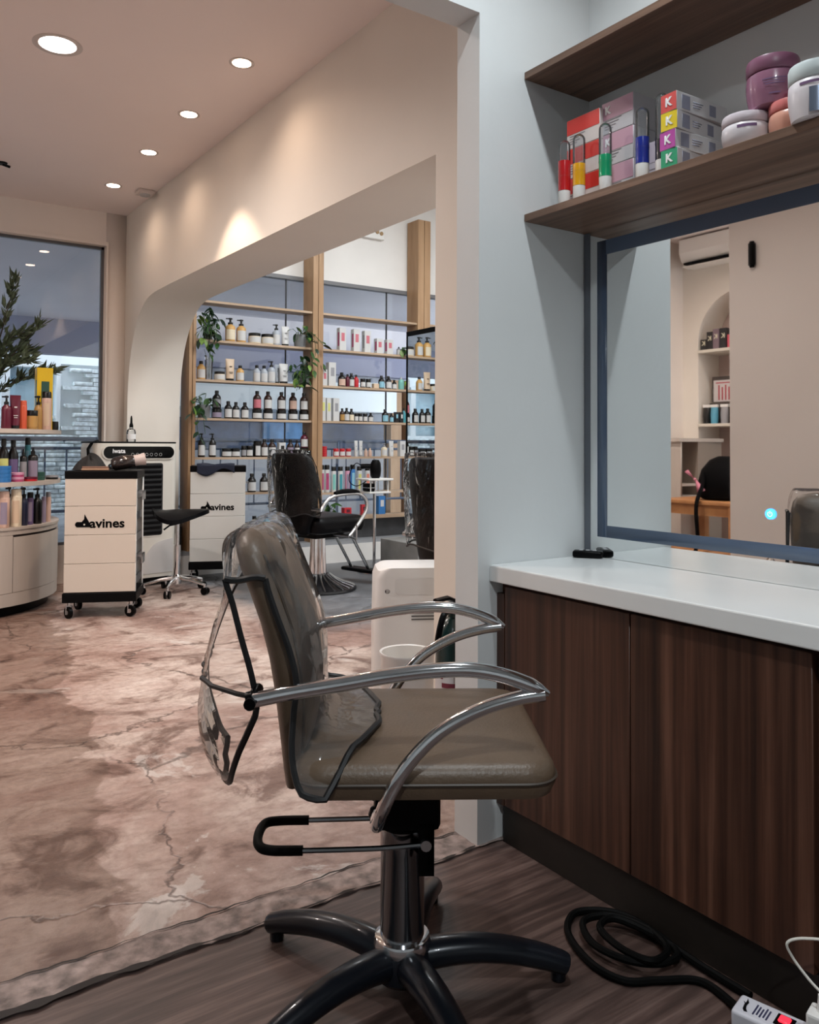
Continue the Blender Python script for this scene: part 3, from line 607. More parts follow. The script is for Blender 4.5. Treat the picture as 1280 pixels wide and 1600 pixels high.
ih = min(range(NV), key=lambda i: abs(RS[i].y - .650) + (0 if i < NV * .4 else 9))
MB().tube([film(k / 16, ih / (NV - 1)) for k in range(17)], .005, 6).obj('binding', EDGE, cv)

# ---- black hydraulic chairs in the side room
FILMB = clear('clear_plastic_hood', (.96, .96, .96), .0, .006, .045, (.5, .5, .52), 1.34, 1.0)
def black_chair(label, clabel, loc, rz):
    t = thing('hydraulic_chair', label, 'chair', loc, rz, 'black hydraulic chairs')
    pr_ = [(.30 + .0, 0.0), (.305, .008), (.30, .022), (.22, .045), (.13, .085), (.085, .12), (0, .12)]
    b = MB().lathe([(0, .0005)] + pr_, 36).obj('base_dish', mat('gloss_black', (.012, .012, .014), .22), t)
    rib = MB().tube([(.09, 0, .122), (.13, 0, .092), (.20, 0, .058), (.27, 0, .036), (.29, 0, .028)], .006, 6).mesh('rib', STEEL)
    for k in range(24): link('rib', rib, b, None, R(15 * k))
    def fl(u, v):
        a = 2 * math.pi * u; r = .064 + .006 * math.cos(12 * a) - .012 * v; return (r * math.cos(a), r * math.sin(a), .11 + .30 * v)
    MB().grid(fl, 96, 4, True).obj('column', CHROME, t)
    MB().rbox(-.14, .16, -.13, .13, .405, .445, .008).obj('seat_mount', BLACK, t)
    cushion(-.22, .30, -.25, .25, .445, .575, .07, .045, .015).obj('seat', LEATHB, t)
    pf = [(.44, -.235, .02, .13), (.46, -.24, .045, .16), (.54, -.25, .055, .19), (.66, -.255, .06, .225), (.80, -.27, .06, .235), (.95, -.295, .055, .235), (1.02, -.31, .045, .22), (1.05, -.318, .03, .19), (1.06, -.32, .01, .15)]
    backpad(pf, .035, 28, 3).obj('backrest', LEATHB, t)
    lp = [(-.24, .63, 0), (-.20, .69, 0), (-.12, .735, 0), (.02, .75, 0), (.15, .745, 0), (.225, .70, 0), (.235, .63, 0), (.19, .56, 0), (.10, .47, 0), (.05, .43, 0)]
    for s in (-1, 1):
        a = MB().tube([(p.x, s * .30, p.y) for p in spline(lp, 5)], .014, 10).obj('armrest', CHROME, t)
        MB().tube([(-.10, s * .30, .758), (-.03, s * .30, .768), (.08, s * .30, .768), (.15, s * .30, .758)], .018, 8, rs=[.014, .02, .02, .014]).obj('arm_pad', BLACK, a)
        MB().cyl((-.24, s * .31, .64), (-.24, s * .2, .64), .012).obj('arm_bolt', STEEL, t); MB().cyl((.05, s * .30, .43), (.05, s * .1, .43), .011).obj('arm_bolt', STEEL, t)
    f = MB(); f.cyl((.24, -.10, .44), (.47, -.10, .10), .013); f.cyl((.24, .10, .44), (.47, .10, .10), .013); fo = f.obj('footrest', CHROME, t)
    MB().rbox(.41, .53, -.18, .18, .085, .115, .012).obj('foot_plate', BLACK, fo)
    MB().cyl((.10, -.13, .43), (.10, -.33, .40), .006).cyl((.10, -.33, .405), (.10, -.33, .52), .006).obj('pump_lever', STEEL, t)
    def hd(u, v):
        a = 2 * math.pi * u; z = .60 + .485 * min(1, v * 1.12); k = max(0, (v - .88) / .12)
        xc, ht, hw = interp(pf, min(z, 1.03)); c, s = math.cos(a), math.sin(a)
        wv = 1 + .05 * math.sin(9 * a + 2) + .04 * math.sin(17 * a) ; fl_ = .022 + .04 * (1 - v)
        px = math.copysign(abs(c) ** .75, c) * (ht + fl_ * wv) * (1 - k * .75); py = math.copysign(abs(s) ** .75, s) * (hw + (.012 + .02 * (1 - v)) * wv) * (1 - k * .30)
        return (xc + px + .03 * (py / .21) ** 2 - .01, py, z + .012 * math.sin(5 * a) * (1 - v))
    c = thing('chair_cover', clabel, 'chair cover', loc, rz)
    MB().grid(hd, 64, 18, True).obj('hood', FILMB, c, ang=3)
    MB().tube([hd(k / 48, 0) for k in range(48)], .005, 5, True).obj('binding', EDGE, c)
    return t
c2 = on_z(497, 920, 0)
black_chair('black leather hydraulic chair with chrome arms facing the concrete plinth', 'wrinkled clear plastic hood on the black chair facing the concrete plinth', (c2.x - .005, c2.y, 0), R(13))
black_chair('black leather hydraulic chair just behind the white air purifier', 'wrinkled clear plastic hood on the black chair behind the air purifier', (2.80, 3.42, 0), R(8))
# ---- saddle stool
sl = thing('saddle_stool', 'black saddle stool on chrome star base with castors', 'stool', (2.09, 6.10, 0))
ca = MB(); ca.tube([(.03, 0, .115), (.12, 0, .105), (.20, 0, .085), (.24, 0, .075)], .014, 8, rs=[.017, .014, .012, .010])
leg = ca.mesh('leg', CHROME); wh = MB().cyl((.245, -.022, .028), (.245, -.006, .028), .027, n=14).cyl((.245, .006, .028), (.245, .022, .028), .027, n=14).mesh('castor_wheel', BLACK)
hs = MB().cyl((.24, 0, .028), (.24, 0, .08), .010).box(.225, .26, -.007, .007, .03, .058).mesh('castor_fork', CHROME)
for k in range(5):
    l = link('leg', leg, sl, None, R(72 * k + 20)); link('castor_wheel', wh, l); link('castor_fork', hs, l)
MB().lathe([(0, .07), (.035, .07), (.035, .13), (.026, .14), (.026, .36), (.016, .362), (.016, .53), (0, .53)], 20).obj('gas_lift', CHROME, sl)
def sad(u, v):
    a = 2 * math.pi * u; c, s = math.cos(a), math.sin(a); f = v if v < .5 else 1 - v
    rr = math.sin(math.pi * min(1, max(0, v))) ** .5
    x = c * .21 * rr * (1 + .12 * c); y = s * .19 * rr * (1 - .28 * c)
    up = .04 * abs(y / .19) ** 2 * -1 + .05 * max(0, -x / .21) ** 2 + .025 * max(0, x / .21)
    return (x, y, .585 + up + (.03 if v > .5 else -.02) * (1 - rr * .9) * 1.1 + (.012 if v > .5 else -.012))
MB().grid(sad, 36, 15, True).obj('saddle_seat', LEATHB, sl, (0, 0, .0), R(-20))
MB().tube([(0, 0, .52), (-.08, -.06, .515), (-.13, -.09, .49)], .007, 6).obj('height_lever', BLACK, sl)
# ================================================================== trolleys, cooler, floor items
BASEB = mat('trolley_black', (.003, .003, .0035), .4, spec=.08)
def davines(t, size, z, y0):
    """the word with its pipe-shaped d, reading from -Y, centred at x=0"""
    text('avines', size, BLACKM, t, Matrix.Translation((size * .50, y0, z)) @ FACE_NY, 'lettering', size * .028, 1.08)
    k = size * 1.22; X0 = -1.62 * size
    pts = [(X0 - .42 * k, -.22 * k), (X0 - .52 * k, -.12 * k), (X0 - .52 * k, .02 * k), (X0 - .42 * k, .12 * k), (X0 - .12 * k, .12 * k), (X0 + .02 * k, .30 * k), (X0 + .05 * k, .62 * k), (X0 + .30 * k, .16 * k), (X0 + .42 * k, -.06 * k), (X0 + .42 * k, -.22 * k)]
    MB().prism([(a + .30 * k, b) for a, b in pts], 0, .001, Matrix.Translation((0, y0, z)) @ FACE_NY).obj('pipe_logo', BLACKM, t)
    MB().lathe([(0, .001), (.055 * k, .001), (.055 * k, .0016), (0, .0016)], 12, Matrix.Translation((X0 + .34 * k, y0, z - .05 * k)) @ FACE_NY).obj('logo_dot', CREAM, t)
def trolley(label, loc, rz, panelmat, logo, D=.36):
    t = thing('salon_trolley', label, 'trolley', loc, rz, 'salon trolleys'); W = .22
    for k in range(4): MB().rbox(-W, W, 0, .012, .165 + k * .1845, .165 + (k + 1) * .1845 - .002, .002, 1).obj('panel', panelmat, t)
    MB().rbox(-W - .008, W + .008, -.008, D, .10, .162, .006).obj('base', BASEB, t)
    MB().rbox(-W - .004, W + .004, -.004, D, .893, .945, .006).obj('top_tray', BASEB, t)
    MB().box(-W, -W + .012, .012, D - .01, .162, .905).obj('side_panel', BASEB, t)
    MB().box(W - .008, W, .33, D - .002, .162, .905).box(W - .008, W, .012, .03, .162, .905).box(-W + .012, W - .008, D - .012, D - .002, .162, .905).obj('frame_post', WPLAS, t)
    for k in range(5):
        z = .20 + k * .14
        d = MB().box(-W + .014, W - .012, .03, D - .02, z, z + .006).box(W - .016, W - .008, .03, D - .02, z, z + .05).obj('drawer', mat('drawer_smoke', (.05, .05, .055), .3), t)
        if k in (1, 4): MB().box(W - .006, W + .03, .10, .22, z + .035, z + .05).box(W + .022, W + .03, .10, .22, z - .01, z + .05).obj('drawer_lip', STEEL, d)
    for x in (-W + .03, W - .03):
        for y in (.03, D - .04):
            c = MB().cyl((x, y, .075), (x, y, .10), .012).box(x - .016, x + .016, y - .02, y + .016, .06, .078).box(x - .017, x - .013, y - .024, y + .004, .025, .075).box(x + .013, x + .017, y - .024, y + .004, .025, .075).obj('castor_fork', STEEL, t)
            wo = MB().cyl((-.011, 0, 0), (.011, 0, 0), .0375, n=18).obj('castor_wheel', BLACK, c, (x, y - .016, .038), R(40 if x < 0 else 62)); MB().cyl((-.0125, 0, 0), (.0125, 0, 0), .014, n=10).obj('hub', STEEL, t, (x, y - .016, .038), R(40 if x < 0 else 62))
    davines(t, logo, .605, -.0012)
    return t
TR1 = (1.378, 5.495, 0)
trolley('cream salon trolley with davines logo, hair dryer on top', TR1, R(-24), mat('trolley_cream', (.64, .57, .50), .38), .082)
trolley('white salon trolley with davines logo and a dark towel on top, by the plant rack', (2.535, 6.42, 0), R(-23), mat('trolley_white', (.66, .65, .62), .38), .072, .28)
def at_trolley(x, y, z): a = R(-24); return (TR1[0] + x * math.cos(a) - y * math.sin(a), TR1[1] + x * math.sin(a) + y * math.cos(a), z)
# towel folded on trolley two
a2 = R(-23)
def towel(u, v):
    x = -.17 + .30 * u; s = v * .33; y = .23 - s if s < .242 else -.012; z = .949 + .006 * math.sin(9 * u + 3 * v) if s < .242 else .949 - (s - .242) * (.7 + .35 * math.sin(6.5 * u))
    return (2.535 + x * math.cos(a2) - y * math.sin(a2), 6.42 + x * math.sin(a2) + y * math.cos(a2), z + .004)
m = MB().grid(towel, 24, 22).obj('towel', mat('navy_towel', (.012, .016, .035), .9, bump=(200, .4)))
sm = m.modifiers.new('thick', 'SOLIDIFY'); sm.thickness = .004; sm.offset = 1
tag(m, 'dark navy towel draped over the top of the white trolley', 'towel')
# hair dryer, brush and black cape on trolley one
hd = thing('hair_dryer', 'dark hair dryer with a grey nozzle lying on the cream trolley', 'hair dryer', at_trolley(.125, .10, .9465), R(-10))
GB = mat('gloss_black_dryer', (.02, .014, .014), .15, coat=.5)
Mx = Matrix.Translation((0, 0, .052)) @ Matrix.Rotation(R(80), 4, 'Y')
MB().lathe([(0, -.085), (.030, -.08), (.044, -.06), (.047, 0), (.040, .05), (.034, .065)], 20, Mx).obj('housing', GB, hd)
MB().lathe([(.034, .062), (.036, .07), (.036, .10), (.041, .135), (.034, .135), (.030, .10)], 20, Mx).obj('nozzle', mat('nozzle_grey', (.50, .42, .40), .5), hd)
MB().tube([(-.03, 0, .045), (-.05, .05, .03), (-.06, .13, .02)], .018, 8).obj('handle', GB, hd)
br = thing('hair_brush', 'flat wooden hair brush at the edge of the cream trolley', 'brush', at_trolley(-.045, .045, .9465), R(-22))
MB().rbox(-.085, .085, -.014, .014, 0, .014, .005).obj('back', mat('brush_wood', (.42, .25, .16), .5), br); MB().rbox(-.08, .08, -.012, .012, .014, .026, .002, 1).obj('bristles', mat('bristle', (.30, .17, .12), .9, bump=(300, .8)), br)
def cape(u, v):
    a = 2 * math.pi * u; r = 1 - v; h = (.085 * (1 - r ** 2.2)) * (1 + .22 * math.sin(3 * a + 1) + .12 * math.sin(7 * a))
    x = -.105 + r * .105 * math.cos(a) * (1 + .12 * math.sin(5 * a)); y = .17 + r * .095 * math.sin(a) * (1 + .1 * math.sin(4 * a)); return at_trolley(x, y, .9475 + max(0, h) + .012 * math.sin(11 * a) * r * (1 - r))
tag(MB().grid(cape, 40, 10, True).obj('cape', mat('black_cape', (.012, .012, .013), .8, bump=(60, .5))), 'crumpled black hair cape heaped on the cream trolley', 'cape')
# evaporative cooler
ac = thing('air_cooler', 'tall white air cooler with black control panel and dark grille', 'air cooler', (1.90, 6.465, 0), R(9))
CW = mat('cooler_white', (.68, .65, .59), .4); hw = .335
b = loft(MB(), [[(x, y + .16, z) for x, y in rrect(hw + dx, .16, .05, 5)] for z, dx in ((.07, -.012), (.09, -.004), (.6, .0), (1.09, .004), (1.125, -.006))]).obj('body', CW, ac)
MB().rbox(-hw + .02, hw - .02, .02, .30, 0.03, .072, .01).obj('base', BASEB, ac)
for x in (-.28, .28): MB().cyl((x - .012, .04, .03), (x + .012, .04, .03), .029, n=14).obj('castor_wheel', BLACK, ac)
MB().rbox(-.33, .33, .02, .31, 1.125, 1.138, .005).obj('top_lid', BASEB, ac)
FY = Matrix.Rotation(R(90), 4, 'X')
ctl = MB().prism(rrect(.300, .055, .054, 8), 0, .012, Matrix.Translation((.005, .0, 1.055)) @ FY).obj('panel_rim', CW, ac)
MB().prism(rrect(.288, .046, .045, 8), .012, .015, Matrix.Translation((.005, 0, 1.055)) @ FY).obj('control_panel', mat('panel_gloss', (.003, .003, .003), .15, spec=.2), ctl)
WT = mat('print_white', (.85, .85, .85), .5)
text('iwata', .048, WT, ac, Matrix.Translation((-.165, -.0158, 1.065)) @ FACE_NY, 'lettering', .001)
for k in range(7): MB().tube([(-.055 + k * .0385 + .011 * math.cos(a), -.016, 1.038 + .011 * math.sin(a)) for a in [2 * math.pi * q / 14 for q in range(14)]], .0013, 4, True).obj('button_ring', mat('ring_grey', (.5, .5, .5), .4), ctl)
MB().prism([(x, z) for x, z in rrect(.225, .285, .02, 4)], 0, .004, Matrix.Translation((-.02, 0, .685)) @ FY).obj('grille_back', mat('grille_dark', (.012, .012, .013), .6), ac)
MB().prism(rrect(.235, .295, .025, 4), -.002, .003, Matrix.Translation((-.02, 0, .685)) @ FY).obj('grille_rim', CW, ac)
lou = MB().rbox(-.105, .105, -.012, -.004, -.014, .014, .002, 1).mesh('louvre', mat('grille_slat', (.008, .008, .009), .45, spec=.15))
for k in range(14):
    for s in (-.1275, .0875): o = link('louvre', lou, ac, (s, 0, .425 + k * .04)); o.rotation_euler = (R(25), 0, 0)
MB().prism([(p.x, p.y) for p in spline([(.02, .10, 0), (.07, .25, 0), (.16, .34, 0), (.30, .37, 0)], 5)] + [(.30, .10)], -.001, .003, FY).obj('tank_door', mat('tank_grey', (.60, .58, .57), .35), ac)
MB().tube([(-.33, .08, .98), (-.36, .08, 1.0), (-.365, .08, 1.08), (-.34, .08, 1.12), (-.28, .10, 1.142)], .012, 6).obj('side_handle', BLACK, ac)
bo = thing('dropper_bottle', 'clear spray bottle with black nozzle standing on the air cooler', 'bottle', (on_y(205, 680, 6.60).x, 6.60, 1.1385))
MB().lathe([(0, 0), (.034, 0), (.036, .005), (.036, .075), (.030, .095), (.014, .105), (.013, .115)], 18).obj('body', CLEARP, bo); MB().lathe([(0, .112), (.015, .112), (.015, .13), (.009, .15), (.008, .185), (.004, .205), (0, .205)], 14).obj('nozzle', BLACK, bo)
MB().lathe([(.0364, .02), (.0364, .06)], 10, None, R(200), R(330)).obj('label', WT, bo)
# white purifier, bin and fire extinguisher beside the pier
pu = thing('air_purifier', 'white floor standing air purifier inside the wide opening', 'air purifier', (2.13, 3.05, 0), R(-28))
PW = mat('purifier_white', (.68, .68, .68), .35)
loft(MB(), [[(x, y, z) for x, y in rrect(hx, .13, .045, 6)] for z, hx in ((.0, .17), (.02, .178), (.30, .18), (.54, .176), (.572, .165), (.585, .14))]).obj('body', PW, pu)
MB().prism(rrect(.11, .035, .012, 4), 0, .003, Matrix.Translation((.02, -.1295, .505)) @ FACE_NY).obj('control_recess', mat('recess_grey', (.60, .60, .60), .4), pu)
MB().lathe([(0, 0), (.011, 0), (.011, .002), (0, .002)], 16, Matrix.Translation((-.125, -.128, .485)) @ FACE_NY).obj('sensor_hole', BLACK, pu)
for k in range(6): MB().box(-.02, .10, -.134, -.128, .36 + k * .014, .365 + k * .014).obj('vent_slot', mat('slot_dark', (.08, .08, .08), .6), pu)
bi = thing('waste_bin', 'round white bin beside the pier of the opening', 'bin', (1.60, 2.32, 0))
MB().lathe([(0, 0.0005), (.080, .0005), (.082, .004), (.0915, .405), (.096, .412), (.0955, .418), (.088, .416), (.078, .02), (0, .02)], 36).obj('shell', mat('bin_white', (.76, .74, .72), .3), bi)
MB().lathe([(0, .33), (.084, .33), (.083, .345), (.05, .355), (0, .352)], 24).obj('liner', mat('bin_liner', (.80, .76, .68), .6, bump=(30, .8)), bi)
fx = thing('fire_extinguisher', 'dark green fire extinguisher hung on the back of the doorway wall', 'fire extinguisher', (1.533, 1.980, .27))
DG = mat('extinguisher_green', (.010, .03, .028), .25, coat=.3)
MB().lathe([(0, 0), (.045, 0), (.052, .008), (.053, .02), (.053, .27), (.047, .30), (.028, .325), (.016, .332), (.016, .345), (0, .345)], 28).obj('cylinder', DG, fx)
MB().lathe([(.0536, .05), (.0536, .19)], 20, None, R(150), R(330)).obj('label', mat('ext_label', (.70, .66, .66), .5), fx)
pr = MB()
for z, h, a, b in ((.155, .012, 190, 200), (.13, .014, 195, 260), (.10, .004, 185, 300), (.085, .004, 185, 290), (.06, .012, 185, 280)): pr.lathe([(.0540, z), (.0540, z + h)], 10, None, R(a), R(b))
pr.obj('label_print', mat('ext_print', (.20, .03, .05), .5), fx)
MB().lathe([(0, .345), (.018, .345), (.018, .365), (0, .365)], 14).obj('valve', STEEL, fx)
MB().tube([(.02, 0, .372), (-.03, -.01, .392), (-.075, -.012, .388)], .008, 6, flat=1.6).obj('lever', BLACK, fx)
MB().tube(spline([(-.01, 0, .358), (-.045, -.015, .345), (-.062, -.02, .315), (-.066, -.012, .27)], 5), .0095, 8).obj('hose', BLACK, fx)
MB().box(-.02, .02, -.077, -.05, .10, .30).obj('bracket', BLACK, fx)
# concrete plinth with black framed mirror and tray stand
pl = tag(MB().rbox(3.684, 4.16, 5.20, 5.745, 0.0, .35, .006).obj('plinth', CONC), 'grey concrete plinth under the black framed mirror', 'plinth')
fm = thing('standing_mirror', 'tall black framed mirror standing on the concrete plinth', 'mirror', (3.93, 5.46, .351))
for y0, y1, z0, z1 in ((-.255, .255, 1.69, 1.73), (-.255, .255, 0, .03), (-.255, -.243, .03, 1.69), (.243, .255, .03, 1.69)): MB().box(-.016, .016, y0, y1, z0, z1).obj('frame_bar', BLACK, fm)
MB().box(-.011, .011, -.243, .243, .03, 1.69).obj('mirror_glass', MIRROR, fm)
ts = thing('tray_stand', 'white tool tray on a chrome pole between rack and mirror', 'tray stand', (3.86, 6.12, 0))
MB().lathe([(0, 0.001), (.15, .001), (.15, .012), (.03, .03), (0, .03)], 24).obj('base', CHROME, ts); MB().cyl((0, 0, .02), (0, 0, .80), .014, n=14).lathe([(0, .80), (.03, .80), (.03, .812), (0, .812)], 14).obj('pole', CHROME, ts)
MB().rbox(-.13, .13, -.11, .11, .812, .83, .006).obj('tray', WPLAS, ts)
MB().rbox(-.11, .11, -.10, .10, .70, .715, .004).cyl((-.09, -.08, .70), (-.09, -.08, .815), .005).cyl((.09, -.08, .70), (.09, -.08, .815), .005).cyl((.09, .08, .70), (.09, .08, .815), .005).cyl((-.09, .08, .70), (-.09, .08, .815), .005).obj('lower_shelf', WPLAS, ts)
d2 = thing('hair_dryer', 'black hair dryer with trailing cord standing on the tray stand', 'hair dryer', (3.87, 6.12, .8305), R(-35))
MB().lathe([(0, 0), (.035, 0), (.045, .02), (.05, .07), (.045, .13), (.03, .16), (0, .165)], 18).obj('housing', BLACK, d2)
MB().tube([(0, 0, .10), (-.08, 0, .105), (-.13, 0, .10)], .02, 8, rs=[.026, .022, .024]).obj('nozzle', BLACK, d2)
MB().tube(spline([(-.10, 0, .09), (-.17, .01, .13), (-.22, 0, .06), (-.23, 0, -.03), (-.17, 0, -.07), (-.10, 0, -.04), (-.06, 0, .0)], 6), .004, 6).obj('cord', RUBBER, d2)
cbx = thing('clipper_case', 'dark boxy tool case on the lower shelf of the tray stand', 'case', (3.80, 6.12, .7155))
MB().rbox(-.035, .035, -.05, .05, 0, .07, .01).obj('body', BLACK, cbx); MB().box(-.036, .036, -.051, .051, .03, .036).obj('seam', STEEL, cbx)
# ================================================================== products
PM = {}
def M_(nm, col, **k): return mat('p_' + nm, col, k.pop('rough', .3), **k)
COLS = dict(amber=(.62, .36, .12), silver=(.42, .46, .52), dark=(.006, .005, .005), brown=(.026, .009, .006), white=(.60, .60, .60), beige=(.66, .50, .36), red=(.52, .02, .03), wine=(.10, .008, .025),
            orange=(.55, .09, .04), gold=(.42, .24, .07), pinky=(.62, .42, .34), teal=(.06, .30, .36), mint=(.22, .55, .50), blue=(.03, .17, .45), navy=(.02, .025, .06), yellow=(.78, .52, .02), green=(.03, .09, .07),
            purple=(.14, .10, .22), lav=(.30, .25, .34), pink=(.60, .30, .42), grey=(.30, .30, .32), black=(.004, .004, .004), rose=(.55, .16, .20), magenta=(.42, .06, .16), cream=(.76, .66, .50), limey=(.62, .62, .20), coral=(.72, .25, .18), sky=(.25, .50, .62), clearblue=(.10, .35, .50))
def cm(c): return M_(c, COLS[c]) if c in COLS else c
def pmesh(key, fn):
    if key not in PM: PM[key] = fn()
    return PM[key]
def arc_label(r, z0, z1, m, spread=62, a=-100):
    return MB().lathe([(r, z0), (r, z1)], 8, None, R(a - spread), R(a + spread)).mesh('label', m)
def product(kind, h, w, body, cap, lab, loc, label, cat, group=None, rz=0):
    """one product: an Empty with body, cap and label meshes; alike products share mesh data"""
    r = w / 2; k = (kind, round(h, 3), round(w, 3), body, cap, lab)
    nm = dict(bottle='bottle', pump='pump_bottle', jar='jar', tube='squeeze_tube', can='spray_can', box='carton', tin='tin', spray='spray_bottle')[kind]
    t = thing(nm, label, cat, loc, rz, group)
    B, C = cm(body), cm(cap) if cap else None
    if kind == 'bottle':
        link('body', pmesh(k + ('b',), lambda: MB().lathe([(0, 0.0003), (r * .93, .0003), (r, .004), (r, h * .58), (r * .93, h * .66), (r * .62, h * .76), (r * .40, h * .81), (r * .38, h * .86), (0, h * .86)], 16).mesh('body', B)), t)
        link('cap', pmesh(k + ('c',), lambda: MB().lathe([(r * .40, h * .83), (r * .47, h * .835), (r * .47, h * .985), (r * .42, h), (0, h)], 14).mesh('cap', C)), t); lz = (.08, .54)
    elif kind == 'pump':
        link('body', pmesh(k + ('b',), lambda: MB().lathe([(0, 0.0003), (r * .93, .0003), (r, .004), (r, h * .56), (r * .90, h * .64), (r * .45, h * .71), (r * .42, h * .75), (0, h * .75)], 16).mesh('body', B)), t)
        link('pump', pmesh(k + ('c',), lambda: MB().lathe([(r * .43, h * .72), (r * .5, h * .725), (r * .5, h * .80), (r * .22, h * .82), (r * .2, h * .92), (r * .42, h * .93), (r * .42, h * .985), (0, h)], 12).box(-r * .9, 0, -r * .14, r * .14, h * .93, h * .975).mesh('pump', C)), t); lz = (.08, .50)
    elif kind == 'spray':
        link('body', pmesh(k + ('b',), lambda: MB().lathe([(0, 0.0003), (r * .95, .0003), (r, .004), (r, h * .70), (r * .8, h * .76), (r * .4, h * .79), (0, h * .79)], 16).mesh('body', B)), t)
        link('nozzle', pmesh(k + ('c',), lambda: MB().lathe([(r * .42, h * .78), (r * .45, h * .87), (r * .25, h * .9), (r * .22, h * .98), (0, h)], 12).mesh('nozzle', C)), t); lz = (.1, .6)
    elif kind == 'jar':
        link('body', pmesh(k + ('b',), lambda: MB().lathe([(0, 0.0003), (r * .9, .0003), (r * .98, .004), (r, h * .4), (r * .97, h * .70), (0, h * .70)], 18).mesh('body', B)), t)
        link('lid', pmesh(k + ('c',), lambda: MB().lathe([(r * .94, h * .70), (r * .96, h * .71), (r * .96, h * .97), (r * .9, h), (0, h)], 18).mesh('lid', C)), t); lz = (.12, .62)
    elif kind == 'tin':
        link('body', pmesh(k + ('b',), lambda: MB().lathe([(0, 0.0003), (r * .95, .0003), (r * .97, .003), (r * .97, h * .5), (0, h * .5)], 20).mesh('body', B)), t)
        link('lid', pmesh(k + ('c',), lambda: MB().lathe([(r, h * .5), (r, h * .93), (r * .95, h), (0, h)], 20).mesh('lid', C)), t); lz = None
    elif kind == 'can':
        link('body', pmesh(k + ('b',), lambda: MB().lathe([(0, 0.0003), (r * .95, .0003), (r, .004), (r, h * .80), (r * .9, h * .83), (0, h * .83)], 14).mesh('body', B)), t)
        link('cap', pmesh(k + ('c',), lambda: MB().lathe([(r * .92, h * .83), (r * .92, h * .97), (r * .8, h), (0, h)], 14).mesh('cap', C)), t); lz = (.10, .70)
    elif kind == 'tube':
        def tb():
            rings = []
            for z, f in ((.10, 0), (.16, .05), (.5, .35), (.8, .7), (.97, 1), (1, 1)):
                hx = r * (.88 + .12 * f); hy = r * (.80 * (1 - f) + .05); rings.append([(hx * math.cos(a), hy * math.sin(a), h * z) for a in [2 * math.pi * q / 18 for q in range(18)]])
            return loft(MB(), rings).mesh('body', B)
        link('body', pmesh(k + ('b',), tb), t)
        link('cap', pmesh(k + ('c',), lambda: MB().lathe([(0, 0.0003), (r * .82, .0003), (r * .84, h * .10), (0, h * .10)], 16).mesh('cap', C)), t)
        link('print', pmesh(k + ('l',), lambda: MB().box(-r * .4, r * .4, -r * .78, -r * .3, h * .38, h * .40).box(-r * .3, r * .3, -r * .78, -r * .3, h * .32, h * .34).box(-r * .25, r * .25, -r * .6, -r * .2, h * .62, h * .66).mesh('print', cm(lab or 'grey'))), t); lz = None
    elif kind == 'box':
        d = r * .8
        link('body', pmesh(k + ('b',), lambda: MB().rbox(-r, r, -d, d, .0003, h, .001, 1).mesh('body', B)), t)
        if cap: link('print', pmesh(k + ('c',), lambda: MB().box(-r * .45, r * .55, -d - .0008, -d + .001, h * .42, h * .78).mesh('print', C)), t)
        if lab: link('side_print', pmesh(k + ('l',), lambda: MB().box(-r - .0008, -r + .001, -d * .9, d * .2, h * .2, h * .8).mesh('side_print', cm(lab))), t)
        lz = None
    if lz and lab: link('label', pmesh(k + ('l',), lambda: arc_label(r * 1.008, h * lz[0], h * lz[1], cm(lab), 34 if kind == 'can' else 62)), t)
    return t
# ================================================================== the plant and product rack by the glazing
rk = thing('product_rack', 'light wood rack of long shelves against the glazed front', 'rack', (0, 6.95, 0))
RZ = [2.38, 2.037, 1.687, 1.350, 1.008]
for x0, x1 in ((2.433, 2.493), (3.625, 3.735), (4.835, 4.99), (6.1, 6.22)):
    top = 3.45 if x0 > 3 else 2.42
    MB().box(x0, (x0 + x1) / 2 - .003, -.10, .10, .205, top).box((x0 + x1) / 2 + .003, x1, -.10, .10, .205, top).obj('post', RACK, rk)
for a, b in ((2.493, 3.625), (3.735, 4.835), (4.99, 6.1)):
    for z in RZ: MB().box(a, b, -.085, .085, z - .020, z).obj('shelf_board', RACKH, rk)
    for z in ((.690,) if a < 3 else (.665,)): MB().box(a, b, -.085, .085, z - .018, z).obj('shelf_board', RACKH, rk)
    MB().box(a, b, -.085, .035, .40, .435).obj('shelf_board', RACKH, rk) if a > 3 else None
    for z in RZ: MB().cyl((a, -.06, z - .01), (a + .012, -.06, z - .01), .012, n=8).obj('bolt', BLACK, rk)
SY = 6.925
NUDGE = {(1.687, 433): .045}
def place(level_z, px, dz=0.0, dy=0.0, py=600):
    p = on_y(px, py, SY + dy); return (p.x, SY + dy, level_z + dz + .0004)
U = .0060                                                     # metres per photo pixel on the rack
sh = {2.037: 'second board of the rack', 1.687: 'third board of the rack', 1.350: 'fourth board of the rack', 1.008: 'fifth board of the rack', .690: 'low board of the rack', .665: 'low board of the rack'}
